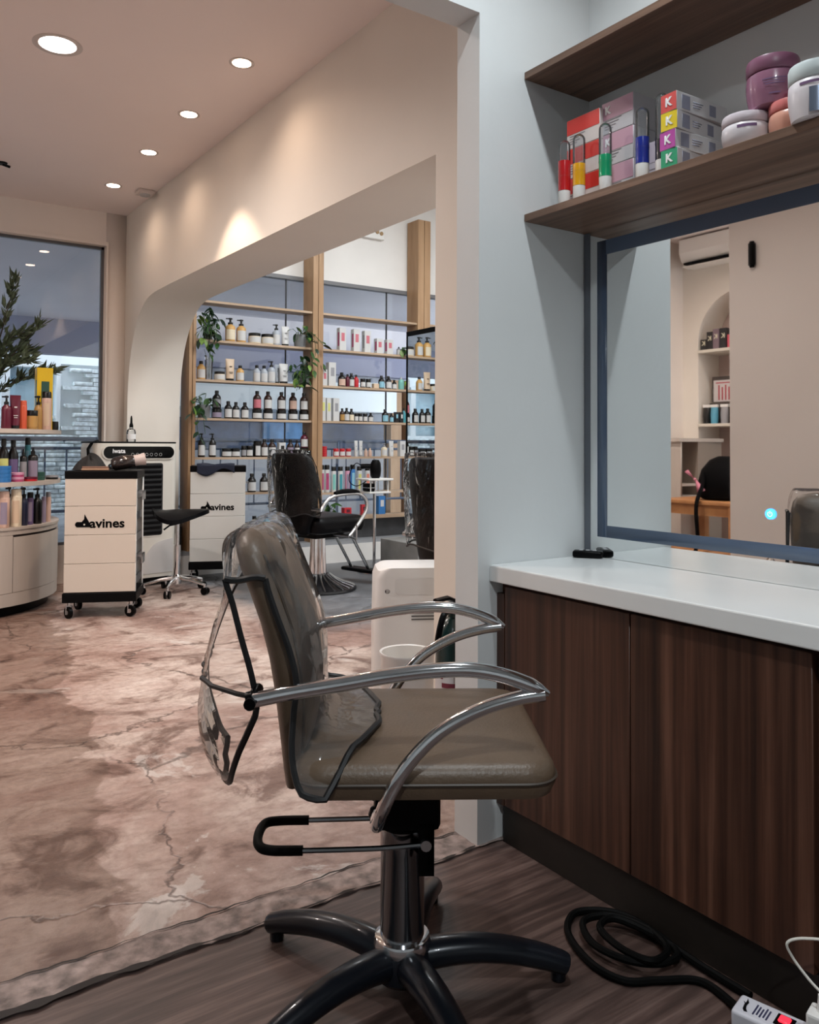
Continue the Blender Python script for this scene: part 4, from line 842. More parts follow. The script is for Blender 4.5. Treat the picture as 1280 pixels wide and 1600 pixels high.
L = [  # z, px, kind, h px, w px, body, cap, label colour, words
 (2.037, 359, 'pump', 36, 15, 'amber', 'black', 'cream', 'amber pump bottle with cream label'), (2.037, 376, 'pump', 35, 14.5, 'amber', 'black', 'white', 'amber pump bottle with white label'),
 (2.037, 397, 'jar', 16, 19, 'cream', 'black', 'white', 'squat amber jar with black lid'), (2.037, 417, 'jar', 16, 19, 'cream', 'black', 'white', 'squat amber jar with black lid'),
 (2.037, 431, 'pump', 33, 12, 'silver', 'black', 'white', 'silver pump bottle'), (2.037, 445, 'tube', 31, 13, 'white', 'black', 'grey', 'silvery squeeze tube on black cap'),
 (1.687, 314, 'bottle', 27, 12.5, 'amber', 'black', 'white', 'amber bottle beside the glass vase'), (1.687, 343, 'jar', 13, 16, 'cream', 'black', 'white', 'low amber jar with black lid'),
 (1.687, 359, 'tube', 33, 14, 'beige', 'black', 'brown', 'tall beige squeeze tube'), (1.687, 375, 'bottle', 24, 12, 'amber', 'black', 'white', 'small amber bottle next to the beige tube'),
 (1.687, 401, 'bottle', 26, 11, 'silver', 'black', 'white', 'silver grey bottle with black cap'), (1.687, 412.5, 'bottle', 26, 11.5, 'silver', 'black', 'white', 'silver grey bottle with black cap'),
 (1.687, 424, 'pump', 34, 12, 'silver', 'black', 'white', 'silver grey pump bottle'), (1.687, 433, 'tube', 30, 8, 'silver', 'black', 'grey', 'grey squeeze tube behind the white tube'), (1.687, 443, 'tube', 31, 15, 'white', 'black', 'grey', 'white squeeze tube on black cap'),
 (1.350, 339, 'jar', 14, 15, 'dark', 'black', 'lav', 'black jar with violet label'),
 (1.350, 357, 'bottle', 26, 11.5, 'dark', 'black', 'white', 'small dark bottle with white label'), (1.350, 369, 'bottle', 25, 11, 'dark', 'black', 'white', 'small dark bottle with white label'), (1.350, 383, 'bottle', 25, 11.5, 'dark', 'black', 'white', 'small dark bottle with white label'),
 (1.008, 316, 'pump', 35, 10.5, 'dark', 'black', 'white', 'black pump bottle with white label'), (1.008, 333, 'pump', 35, 10.5, 'dark', 'black', 'white', 'black pump bottle with white label'),
 (1.008, 355, 'jar', 13, 15, 'dark', 'black', 'white', 'low black jar with white label'), (1.008, 369, 'jar', 13, 14, 'dark', 'black', 'white', 'low black jar with white label'),
 (1.008, 382, 'jar', 17, 8, 'dark', 'black', 'grey', 'narrow black jar with grey label'), (1.008, 391, 'jar', 17, 10, 'dark', 'black', 'white', 'black jar with white label beside the wide bottle'),
 (1.008, 403, 'can', 24, 13, 'dark', 'black', 'white', 'wide black canister with white label'), (1.008, 414, 'bottle', 27, 11, 'brown', 'black', 'white', 'brown bottle with white label'), (1.008, 426, 'bottle', 27, 12.5, 'brown', 'black', 'white', 'brown bottle with white label'),
 (1.008, 440.5, 'box', 22, 11, 'white', 'black', None, 'white carton printed with a dark bottle'), (1.008, 454.5, 'bottle', 27, 11, 'brown', 'black', 'lav', 'brown bottle with lilac label'), (1.008, 465, 'bottle', 26, 9, 'brown', 'black', 'white', 'brown bottle at the end of the row'),
 (1.008, 476, 'jar', 14, 14, 'dark', 'black', 'white', 'black jar under the red-brown bottle'),
 (.690, 395, 'bottle', 28, 13, 'dark', 'black', 'white', 'dark bottle with white label'), (.690, 414, 'bottle', 28, 13, 'dark', 'black', 'white', 'dark bottle with white label'),
 # right bay
 (2.037, 533, 'box', 37, 12, 'white', 'rose', 'magenta', 'tall white carton with red print'), (2.037, 555, 'box', 37, 12, 'white', 'rose', 'magenta', 'tall white carton with red print'), (2.037, 572, 'box', 36, 12, 'white', 'rose', 'grey', 'tall white carton with red print and grey side'),
 (2.037, 591, 'box', 25, 12, 'white', 'rose', 'magenta', 'short white carton with red print'), (2.037, 607, 'box', 25, 12, 'white', 'rose', 'magenta', 'short white carton with red print'), (2.037, 623, 'spray', 15, 8, 'grey', 'black', 'white', 'small grey spray vial'),
 (1.687, 506, 'box', 26, 9, 'white', 'rose', None, 'white carton with red flower print'), (1.687, 517, 'box', 38, 13, 'white', 'grey', None, 'tall plain white carton'), 
 (1.687, 534, 'bottle', 23, 12.5, 'dark', 'black', 'pinky', 'dark bottle with pale pink label'), (1.687, 543, 'bottle', 21, 8, 'wine', 'black', None, 'slim wine-dark bottle'), (1.687, 549, 'bottle', 23, 10, 'dark', 'black', 'white', 'dark bottle beside the crimson one'), (1.687, 556.5, 'bottle', 21, 8.5, 'red', 'black', None, 'crimson bottle with black cap'),
 (1.687, 567, 'jar', 15, 9, 'dark', 'black', 'white', 'small black jar with white label'), (1.687, 575.5, 'jar', 15, 9, 'dark', 'black', 'white', 'small black jar with white label'), (1.687, 586.5, 'box', 8, 10, 'beige', None, None, 'little beige carton'),
 (1.687, 596, 'bottle', 22, 10.5, 'dark', 'black', 'sky', 'dark bottle with sky blue label'), (1.687, 607, 'bottle', 22, 10.5, 'dark', 'black', 'white', 'dark bottle with white label'), (1.687, 616, 'bottle', 16, 8.5, 'dark', 'black', 'white', 'small dark bottle with white label'), (1.687, 627, 'spray', 22, 10, 'mint', 'white', 'mint', 'mint green spray bottle'),
 (1.350, 504.5, 'box', 38, 8, 'white', 'limey', None, 'tall white carton with yellow-green print'), (1.350, 513, 'box', 37, 8, 'white', 'limey', None, 'tall white carton with yellow-green print'), (1.350, 524, 'box', 37, 11, 'white', 'grey', None, 'tall white carton with grey print'),
 (1.350, 535, 'bottle', 21, 8.5, 'brown', 'black', 'gold', 'amber brown bottle'), (1.350, 542, 'bottle', 22, 9, 'dark', 'black', 'white', 'dark bottle with white label in the amber group'), (1.350, 549.5, 'bottle', 21, 9, 'dark', 'black', 'cream', 'dark bottle with cream label'),
 (1.350, 557, 'jar', 14, 7, 'dark', 'black', 'white', 'tiny black jar with white label'), (1.350, 563.5, 'jar', 14, 7.5, 'dark', 'black', 'white', 'tiny black jar with white label'), (1.350, 571, 'jar', 14, 8, 'dark', 'black', 'white', 'tiny black jar with white label'), (1.350, 579.5, 'bottle', 15, 9, 'dark', 'black', 'white', 'stubby dark bottle at the end of the tiny jars'),
 (1.350, 602, 'bottle', 22, 11, 'dark', 'black', 'sky', 'dark bottle with sky blue label'), (1.350, 612, 'bottle', 16, 7.5, 'dark', 'black', 'sky', 'small dark bottle with sky blue label'), (1.350, 619.5, 'box', 18, 7, 'black', 'sky', None, 'black carton with sky blue panel'), (1.350, 627, 'box', 18, 6.5, 'black', 'white', None, 'black carton with white panel'), (1.350, 631.5, 'bottle', 25, 7, 'teal', 'black', None, 'slim teal bottle at the board end'),
 (1.008, 557, 'tube', 26, 6.5, 'white', 'white', 'grey', 'slim white tube'), (1.008, 564.5, 'tube', 26, 6.5, 'white', 'grey', 'grey', 'slim white tube on grey cap'), (1.008, 572.5, 'bottle', 13, 6, 'pinky', 'beige', None, 'little beige bottle'), (1.008, 579, 'bottle', 14, 6, 'pinky', 'beige', None, 'little beige bottle'),
 (1.008, 601, 'pump', 22, 11, 'cream', 'grey', 'white', 'round cream pump bottle'), (1.008, 612, 'tube', 26, 9, 'white', 'white', 'grey', 'broad white squeeze tube'), (1.008, 628, 'box', 26, 11, 'white', 'grey', None, 'plain grey-white carton at the board end'),
]
cans = [(504, 'white', 'magenta'), (512, 'white', 'magenta'), (522.5, 'white', 'mint'), (533, 'white', 'teal'), (544, 'pink', 'lav'), (552, 'blue', 'sky'), (562.5, 'white', 'limey'), (575, 'white', 'coral'), (584.5, 'white', 'coral')]
nmx = dict(magenta='pink lettering', mint='pale green band', teal='teal band', lav='mauve body', sky='blue body', limey='yellow band', coral='coral band')
for k, (px, b, c) in enumerate(cans): L.append((.665, px, 'can', 44 if k < 2 or k == 5 else 41, 8.6, b, 'black', c, 'tall %s spray can with %s' % (b, nmx[c])))
CATS = dict(pump='bottle', bottle='bottle', jar='jar', tube='tube', can='spray can', box='box', spray='bottle', tin='tin')
for z, px, kd, h, w_, b, c, l, words in L:
    side = 'left bay' if px < 500 else 'right bay'
    product(kd, h * U, w_ * U, b, c, l, place(z, px, 0, NUDGE.get((z, px), 0)), '%s, %s, %s' % (words, sh[z].replace(' of the rack', '').replace('board', 'rack board'), side), CATS[kd], 'products on the %s, %s' % (sh[z], side))
# bottle-on-jar stacks on the fourth board
for k, (px, lc, words) in enumerate([(402, 'rose', 'red label'), (419, 'white', 'white label'), (440, 'white', 'white label'), (458, 'pinky', 'pale pink label'), (475, 'white', 'white label')]):
    product('jar', 15 * U, 15.5 * U, 'dark', 'black', 'white', place(1.350, px), 'dark jar under a bottle with %s on the rack' % words, 'jar', 'jars carrying bottles')
    product('bottle', 28 * U, 12.5 * U, 'brown', 'black', lc, place(1.350, px, 15 * U), 'dark bottle with %s standing on a jar on the rack' % words, 'bottle', 'bottles standing on jars')
product('bottle', 27 * U, 12.5 * U, 'dark', 'black', 'grey', place(1.350, 339, 14 * U), 'dark bottle standing on the violet-labelled jar by the grey pot', 'bottle')
product('bottle', 25 * U, 12 * U, 'wine', 'black', 'white', place(1.008, 476, 14 * U), 'red-brown bottle standing on a black jar at the rack post', 'bottle')
for k in range(5): product('tin', 3.3 * U, 10 * U, 'red', 'red', None, place(1.008, 507, k * 3.3 * U), 'flat red tin in the stack on the fifth board', 'tin', 'stacked red tins')
for px in (526, 535.5, 545): product('jar', 13 * U, 9.5 * U, 'red', 'red', 'white', place(1.008, px), 'bright red tub with white lettering on the fifth board', 'jar', 'red tubs')
# on the ledge below the rack
for px, b, l, words in ((397, 'navy', 'white', 'navy bottle with white label'), (416, 'clearblue', 'white', 'bright blue bottle with white label')):
    p = on_y(px, 800, 6.93); product('bottle', 28 * U, 13 * U, b, 'black', l, (p.x, 6.925, .2055 + .10), words + ' on the white block under the rack', 'bottle')
p = on_y(402, 800, 6.93); q = tag(MB().rbox(p.x - .17, p.x + .17, 6.86, 6.985, .2055, .3052, .003).obj('display_block', mat('block_dark', (.06, .06, .065), .5)), 'dark display block on the ledge under the rack', 'block')
for px, h, w_, b, words in ((541, 13, 13, 'red', 'dark red carton lying beside the plant'), (567, 17, 8, 'red', 'small upright red carton'), (594, 30, 13, 'blue', 'bright blue carton')):
    p = on_y(px, 800, 6.91); product('box', h * U, w_ * U, b, 'white' if b == 'blue' else 'wine', None, (p.x, 6.905, .4355), words + ' on the bottom board of the rack', 'box')
# ================================================================== plants
def leaf_mesh(nm, s, m, wide=.62):
    v = []; n = 7
    for k in range(n):
        t = k / (n - 1); wdt = s * wide * math.sin(math.pi * min(1, t * .92 + .06)) ** .8 * (1 - t * .35); z = -.18 * s * t * t
        v += [(s * t, -wdt / 2, z + .10 * s * abs(wdt / s)), (s * t, 0, z), (s * t, wdt / 2, z + .10 * s * abs(wdt / s))]
    f = []
    for k in range(n - 1):
        for j in range(2): a = k * 3 + j; f.append((a, a + 1, a + 4, a + 3))
    return MB().add(v, f).mesh(nm, m, 3)
LG = [mat('leaf_dark', (.012, .035, .015), .35, noise=(30, .4)), mat('leaf_mid', (.03, .085, .02), .35, noise=(30, .4)), mat('leaf_light', (.14, .24, .04), .4, noise=(30, .4))]
LM = [leaf_mesh('leaf', .082, m) for m in LG]
POT = mat('pot_grey', (.20, .21, .22), .6, noise=(12, .1))
def pothos(label, loc, pr, ph, spots, vines=(), potm=POT):
    t = thing('potted_pothos', label, 'plant', loc, 0, 'trailing pothos plants')
    MB().lathe([(0, .0004), (pr * .86, .0004), (pr * .88, .004), (pr, ph), (pr * .93, ph), (pr * .9, ph * .85), (0, ph * .85)], 24).obj('pot', potm, t)
    MB().lathe([(0, ph * .87), (pr * .9, ph * .86), (pr * .9, ph * .82), (0, ph * .82)], 16).obj('soil', mat('soil', (.03, .02, .015), .9), t)
    st = MB(); rnd = random.Random(label)
    pts = []
    for dx, dz in spots:
        q = Vector((dx, rnd.uniform(-.07, -.005) if dz > ph * .5 else rnd.uniform(-.13, -.10), dz)); pts.append((q, Vector((dx * 4, -.3, .3))))
        st.tube(spline([(dx * .15, 0, ph * .86), (dx * .5, q.y * .5, max(dz * .7, ph) + .02), q], 4), .0022, 5)
    for vn in vines:
        sp = spline(vn, 5); st.tube(sp, .0022, 5)
        for k in range(2, len(sp), 3): pts.append((sp[k], Vector((rnd.uniform(-1, 1), -1, -.5))))
    st.obj('stems', LG[1], t)
    for q, dr in pts:
        o = link('leaf', LM[rnd.choice((0, 0, 0, 1, 1, 2))], t, q); a = math.atan2(dr.y + rnd.uniform(-.8, .8), dr.x + rnd.uniform(-1, 1))
        o.rotation_euler = (rnd.uniform(-.5, .5), rnd.uniform(.1, 1.2), a); s = rnd.uniform(.7, 1.2); o.scale = (s, s, s)
    return t
def cloud(cx, cz, rx, rz, n, seed):
    rd = random.Random(seed); return [(cx + rx * math.sqrt(rd.random()) * math.cos(a), cz + rz * math.sqrt(rd.random()) * math.sin(a)) for a in [rd.random() * 6.28 for _ in range(n)]]
g = place(2.037, 322, 0, -.01)
pothos('bushy pothos in a dark pot at the left end of the second rack board', (g[0] + .01, g[1], g[2]), .042, .11, cloud(-.0, .17, .11, .12, 34, 1) + cloud(-.03, .02, .10, .08, 16, 2), [[(-.03, -.02, .10), (-.07, -.11, .06), (-.06, -.12, -.06), (-.02, -.12, -.15)], [(.0, -.03, .10), (.03, -.12, .04), (.05, -.12, -.10)]], mat('pot_dark', (.05, .055, .06), .5))
g = place(2.037, 468, 0, -.01)
pothos('pothos with sparse trailing stems in a grey pot on the second rack board', g, .060, .115, cloud(.03, .15, .13, .06, 13, 3) + [(.16, .05), (.19, .02), (-.09, .05)], [[(.04, -.03, .10), (.09, -.12, .06), (.10, -.12, -.08), (.02, -.12, -.20)], [(.0, -.04, .1), (.05, -.115, .05), (.06, -.12, -.12), (.10, -.12, -.25)]])
g = place(1.687, 474, 0, -.01)
pothos('full green pothos in a grey pot on the third rack board', g, .058, .105, cloud(-.03, .17, .14, .10, 32, 5) + [(.14, .20), (.19, .21), (.17, .17)] + cloud(-.07, .04, .07, .05, 8, 6), [[(-.03, -.03, .10), (-.10, -.12, .05), (-.13, -.12, -.07)], [(0, -.03, .1), (.0, -.12, .03), (.02, -.12, -.08)]])
g = place(1.350, 319, 0, -.01)
pothos('pothos trailing over the rack post from a grey pot on the fourth board', g, .058, .115, cloud(-.01, .15, .13, .07, 22, 7), [[(-.03, -.03, .10), (-.09, -.12, .05), (-.10, -.12, -.10), (-.05, -.12, -.22)], [(-.02, -.03, .1), (-.05, -.12, .02), (-.03, -.12, -.14)], [(-.04, -.03, .1), (-.14, -.12, .09), (-.16, -.12, -.02)]])
p = on_y(514, 790, 6.90); pothos('small pothos in a grey pot on the bottom rack board', (p.x, 6.90, .4355), .03, .05, cloud(0, .10, .06, .07, 10, 9))
p = place(2.037, 631, 0, -.03); pothos('drooping pothos in a dark pot at the right end of the second rack board', (p[0] - .01, p[1], p[2]), .03, .06, cloud(.0, .05, .04, .05, 8, 11), [[(.0, -.03, .05), (.01, -.10, 0), (.02, -.10, -.12), (.0, -.10, -.30)]], mat('pot_dark', (.05, .055, .06), .5))
vs = thing('glass_vase', 'slim clear glass vase with bare stems on the third rack board', 'vase', place(1.687, 326, 0, .01))
MB().lathe([(0, .001), (.028, .001), (.030, .01), (.036, .20), (.040, .215), (.037, .215), (.028, .015), (0, .012)], 18).obj('glass', CLEARP, vs)
sm = MB(); [sm.tube([(a * .3, b * .3, .02), (a, b, .20), (a * 2.5, b * 2, .27)], .002, 5) for a, b in ((.02, 0), (-.015, .01), (0, -.02), (.01, .02))]; sm.obj('stems', LG[1], vs)
# ================================================================== curved display island by the window
IC = Vector((.53, 6.50, 0)); IR = .78
di = thing('display_island', 'curved pale wood display island with drawers and two shelves', 'display stand', IC)
def dee(r, y1=.40, a0=-200, n=48):
    """disc of radius r cut flat at local y = y1"""
    s = math.degrees(math.asin(y1 / r)); return [(r * math.cos(R(a)), r * math.sin(R(a))) for a in [180 - s + (180 + 2 * s) * k / n for k in range(n + 1)]]
MB().prism(dee(IR - .06), .004, .07).obj('recessed_base', BASEB, di)
def wallseg(r0, r1, z0, z1, a0, a1, n=20):
    pts = [(r1 * math.cos(R(a0 + (a1 - a0) * k / n)), r1 * math.sin(R(a0 + (a1 - a0) * k / n))) for k in range(n + 1)] + [(r0 * math.cos(R(a1 - (a1 - a0) * k / n)), r0 * math.sin(R(a1 - (a1 - a0) * k / n))) for k in range(n + 1)]
    return MB().prism(pts, z0, z1)
MB().prism(dee(IR - .02), .07, .56).obj('carcass', GREYW, di)
wallseg(IR - .02, IR, .07, .155, -150, 28).obj('lower_band', GREYW, di); wallseg(IR - .02, IR, .528, .56, -150, 28).obj('upper_band', GREYW, di)
for a0, a1 in ((-150, -105.4), (-105, -60.4), (-60, -7), (14, 28)):
    wallseg(IR - .019, IR, .157, .526 if a0 < -61 else .512, a0, a1).obj('drawer_front', GREYW, di)
wallseg(IR - .019, IR, .157, .526, -6.6, 13.6).obj('side_front', GREYW, di)
wallseg(IR - .018, IR - .012, .512, .527, -60, -7).obj('finger_gap', mat('gap_dark', (.02, .012, .01), .8), di)
MB().prism(dee(IR + .005), .56, .575).obj('top', GREYW, di)
for z in (.868, 1.215): MB().prism(dee(IR + .012), z - .028, z).obj('shelf_board', GREYW, di)
MB().box(.20, .32, -.06, .06, .575, .84).box(.20, .32, -.06, .06, .868, 1.187).obj('support', mat('support_dark', (.05, .04, .035), .6), di)
V = .0047
def isl(px, back, z):
    """point on an island board: `back` metres behind the front rim along the view ray"""
    d = ray(px, 690); d.z = 0; d.normalize(); o = Vector((0, 0, 0)) - Vector((IC.x, IC.y, 0)); b = o.dot(d); c = o.length_squared - IR * IR
    disc = b * b - c; t = -b - math.sqrt(disc) if disc > 0 else -b; q = d * (t + back); return (q.x, q.y, z + .0005)
IL = [ # board z, px, back, kind, h, w, body, cap, label, words
 (1.215, 9, .07, 'pump', 46, 13, 'wine', 'black', None, 'wine red pump bottle'), (1.215, 23, .07, 'tube', 47, 14, 'wine', 'black', 'white', 'wine red squeeze tube'), (1.215, 35, .07, 'can', 40, 11, 'orange', 'orange', None, 'orange red bottle'),
 (1.215, 49, .07, 'jar', 27, 17, 'gold', 'black', 'gold', 'gold bottle with black cap, wider one'), (1.215, 59, .15, 'pump', 50, 12, 'gold', 'black', None, 'slim gold pump bottle'), (1.215, 72, .08, 'can', 56, 14, 'pinky', 'black', 'beige', 'blush pink bottle with tall black cap'), (1.215, 84, .10, 'jar', 13, 13, 'black', 'black', None, 'small black pot'),
 (1.215, 67, .20, 'box', 92, 22, 'yellow', 'green', 'green', 'tall yellow carton with leaf print'),
 (.868, 6, .16, 'bottle', 60, 14, 'dark', 'black', 'limey', 'black bottle with yellow neck'), (.868, 21, .16, 'bottle', 58, 14, 'dark', 'black', 'purple', 'black bottle with violet emblem'), (.868, 37, .15, 'spray', 46, 10, 'dark', 'black', 'grey', 'slim black spray bottle'), (.868, 43.5, .22, 'can', 62, 8, 'teal', 'black', 'sky', 'teal spray can'), (.868, 52, .13, 'spray', 48, 14, 'dark', 'black', 'lav', 'black spray bottle with lilac sheen'),
 (.575, 8, .06, 'can', 50, 15, 'pinky', 'pinky', 'lav', 'dusty pink bottle'), (.575, 27, .06, 'can', 52, 15, 'cream', 'cream', 'beige', 'beige bottle with bold dark print'), (.575, 16, .18, 'pump', 55, 11, 'dark', 'black', None, 'black pump bottle behind the beige one'), (.575, 39, .09, 'pump', 54, 11, 'navy', 'black', None, 'navy pump bottle'), (.575, 49, .10, 'can', 46, 9, 'purple', 'black', 'lav', 'purple bottle with shiny edge'), (.575, 60, .09, 'pump', 52, 13, 'black', 'black', None, 'thick black pump bottle'), (.575, 70, .10, 'can', 38, 7, 'lav', 'lav', None, 'slim lavender bottle'), (.575, 77, .11, 'can', 44, 8, 'pinky', 'grey', None, 'pink bottle with grey cap'),
]
lvl = {1.215: 'top board of the display island', .868: 'middle board of the display island',   .575: 'top of the island drawers'}
for z, px, bk_, kd, h, w_, b, c, l, words in IL:
    o = product(kd, h * V, w_ * V, b, c, l, isl(px, bk_, z), '%s on the %s' % (words, lvl[z]), CATS[kd], 'products on the ' + lvl[z])
for k in range(4): product('tin', 5.6 * V, 19 * V, 'blue', 'blue', None, isl(7, .07, .868 + k * 5.6 * V), 'blue wax tin in the stack on the middle island board', 'tin', 'stacked blue tins')
for k in range(2): product('tin', 6.5 * V, 18 * V, 'magenta', 'pink', None, isl(28, .075, .868 + k * 6.5 * V), 'pink wax tin in the stack on the middle island board', 'tin', 'stacked pink tins')
for k in range(2): product('tin', 6 * V, 20 * V, 'green', 'green', None, isl(60, .15, .868 + k * 6 * V), 'dark green wax tin in the stack on the middle island board', 'tin', 'stacked green tins')
product('tin', 6 * V, 20 * V, 'red', 'wine', None, isl(48, .07, .868), 'dark red wax tin lying in front of the green tins', 'tin'); product('tin', 6 * V, 18 * V, 'black', 'grey', None, isl(82, .10, .868), 'black wax tin at the end of the middle island board', 'tin')
# olive tree rising behind the island
ol = thing('olive_plant', 'leafy olive plant rising from a pot on the display island', 'plant', (IC.x + .27, IC.y + .04, 1.2155))
MB().lathe([(0, .0), (.10, .0), (.12, .02), (.13, .16), (.12, .16), (.11, .13), (0, .13)], 24).obj('pot', mat('olive_pot', (.06, .06, .06), .6), ol)
rnd = random.Random(4); stm = MB(); lf = MB(); olf = [(.05, .05, .05)]
def olive_leaf(p, d, s):
    d = d.normalized(); n = d.orthogonal().normalized(); n.rotate(Matrix.Rotation(rnd.uniform(0, 6.28), 3, d)) ; b = d.cross(n)
    w_ = s * .15; vs = [p, p + d * s * .35 + n * w_, p + d * s, p + d * s * .35 - n * w_, p + d * s * .5 + b * s * .06]; lf.add(vs, [(0, 1, 4), (1, 2, 4), (2, 3, 4), (3, 0, 4)])
br_ = [((.02, 0, .14), (.08, -.02, .5), (.16, -.02, .86), (.20, -.05, 1.08)), ((.02, 0, .14), (.12, -.06, .42), (.26, -.10, .64), (.36, -.14, .78)), ((.02, 0, .14), (.14, -.06, .30), (.32, -.12, .40), (.46, -.16, .44)), ((.0, 0, .14), (.06, -.08, .4), (.14, -.16, .62), (.24, -.20, .70)), ((0, 0, .14), (-.10, -.05, .5), (-.2, -.08, .8), (-.26, -.1, .95)), ((0, 0, .14), (.10, .05, .45), (.22, .06, .56), (.34, .04, .60)), ((0, 0, .14), (.04, -.12, .34), (.16, -.22, .46), (.28, -.26, .50)), ((0, 0, .14), (-.1, -.1, .4), (-.16, -.2, .6), (-.2, -.26, .7))]
for bb in br_:
    sp = spline(bb, 9); stm.tube(sp, .006, 5, rs=[.008 - .006 * k / len(sp) for k in range(len(sp))])
    for k in range(7, len(sp)):
        for q in range(4): olive_leaf(sp[k] + Vector((rnd.uniform(-.02, .02), rnd.uniform(-.02, .02), rnd.uniform(-.02, .02))), (sp[k] - sp[k - 1]).normalized() + Vector((rnd.uniform(-1, 1), rnd.uniform(-1, 1), rnd.uniform(-.5, .9))), rnd.uniform(.065, .115))
stm.obj('branches', mat('olive_bark', (.05, .04, .03), .8), ol); tag(lf.obj('foliage', mat('olive_leaf', (.06, .085, .045), .5, noise=(40, .5)), ol, ang=.2), kind='stuff')
# ================================================================== ceiling fittings
RIM = mat('light_rim', (.62, .55, .52), .4)
def downlight(label, x, y, r, col, es, watts, spot, cz=CZ, blend=.55, tilt=None):
    t = thing('downlight', label, 'ceiling light', (x, y, cz), 0, 'recessed ceiling downlights')
    MB().lathe([(r * .80, -.001), (r, -.004), (r * 1.08, -.002), (r * 1.08, 0), (r * .8, 0)], 32).obj('rim', RIM, t)
    MB().lathe([(0, -.0022), (r * .80, -.0022), (r * .80, -.0005), (0, -.0005)], 28).obj('diffuser', mat('glow_%s_%d' % (str(col), es), (.9, .9, .9), .5, emis=col, es=es), t)
    lamp('lamp', 'SPOT', watts, (0, 0, -.012), col, r * .6, tilt, spot, blend, parent=t)
for k, (x, y) in enumerate(((1.615, 3.838), (1.62, 4.62), (1.62, 5.379), (1.617, 6.229))): downlight(('small warm downlight in the row along the arched wall', 'small warm downlight casting the bright scallop on the arched wall', 'small warm downlight in the row along the arched wall', 'small warm downlight beside the square alarm sounder')[k], x, y, .058, WARM, 14, P_SPOT * (1, 7.5, 1, 1)[k], 150 if k != 1 else 84, CZ, .9 if k != 1 else .25, None if k != 1 else (0, R(9), 0))
downlight('large round cool downlight in the open ceiling', .814, 4.175, .105, (1, .90, .84), 9, P_BIG, 165, CZ, .9)
downlight('large round downlight further left in the salon', -.9, 4.2, .105, (1, .86, .78), 9, P_BIG, 165, CZ, .9)
downlight('large round downlight just inside the doorway', .3, 2.75, .105, (1, .86, .78), 9, P_BIG * .35, 165, CZ, .9)
downlight('round downlight above the niche wall', -2.0, 3.6, .105, (1, .84, .72), 9, P_LEFT, 165, CZ, .9)
downlight('cool downlight above the styling station', 1.30, 1.20, .07, COOL, 14, P_STATION, 140, CZ, 1.0)
downlight('cool downlight behind the styling station', .0, -.6, .10, COOL, 10, P_STATION * 2.6, 165, CZ, .9)
de = thing('smoke_detector', 'small square alarm sounder on the ceiling beside the arched wall', 'smoke detector', (1.85, 6.22, CZ))
MB().rbox(-.06, .06, -.06, .06, -.03, 0, .008).obj('base', RIM, de); MB().lathe([(0, -.04), (.035, -.04), (.042, -.03), (0, -.03)], 18).obj('grille', GPLAS, de)
hk = thing('ceiling_fitting', 'small black fitting on the ceiling above the island', 'ceiling fitting', (.86, 6.16, CZ))
MB().lathe([(0, -.012), (.03, -.012), (.034, 0), (0, 0)], 16).obj('plate', BLACK, hk); MB().cyl((0, 0, -.012), (.05, 0, -.022), .009).obj('arm', BLACK, hk)
for k, (x, y) in enumerate(((3.3, 5.0), (4.9, 5.0), (3.3, 3.2), (4.9, 3.2))):
    t = thing('ceiling_panel', 'square white light panel on the side room ceiling', 'ceiling light', (x, y, 3.75), 0, 'side room light panels')
    MB().box(-.32, .32, -.32, .32, -.02, 0).obj('frame', WPLAS, t); MB().box(-.30, .30, -.30, .30, -.0225, -.0201).obj('diffuser', mat('panel_glow', (.9, .9, .9), .5, emis=(.93, .98, 1), es=4), t)
    lamp('lamp', 'AREA', P_PANEL, (0, 0, -.03), (.93, .98, 1), sx=.58, sy=.58, parent=t)
eq = thing('emergency_light', 'small white box fitting high on the wall above the glazing', 'emergency light', (on_y(585, 368, 7.0).x, 7.059, 3.22))
MB().rbox(-.13, .13, -.05, 0, 0, .14, .008).obj('box', WPLAS, eq); MB().cyl((.04, -.05, .07), (.04, -.06, .07), .02).cyl((.09, -.05, .06), (.09, -.06, .06), .02).obj('lamp_head', mat('lamp_amber', (.35, .22, .10), .4), eq)
# ================================================================== left side of the salon, seen in the mirror
NX = -2.73
au = thing('air_conditioner', 'white split air conditioner on the wall above the niche', 'air conditioner', (NX, 4.30, 2.78))
MB().prism([(0, 0), (.12, 0), (.20, .05), (.23, .12), (.23, .24), (0, .24)], -.47, .47, Matrix(((1, 0, 0, 0), (0, 0, 1, 0), (0, 1, 0, 0), (0, 0, 0, 1)))).obj('body', WPLAS, au)
MB().box(.13, .205, -.44, .44, .012, .03).obj('outlet', BLACKM, au); MB().rbox(.12, .21, -.45, .45, -.012, -.002, .003).obj('flap', WPLAS, au)
for k, (y, z) in enumerate(((4.70, 2.83), (4.73, 2.78))): MB().tube([(.0 + NX * 0, .47, .06 + k * .04), (.05, .50, .05), (.02, .52, .03 - k * .02)], .012, 6).obj('pipe', WPLAS, au)
KB = [(4.69, .10, (.014, .014, .016)), (4.625, .165, (.014, .014, .016)), (4.56, .185, (.20, .14, .17)), (4.485, .185, (.014, .014, .016)), (4.41, .12, (.60, .10, .14))]
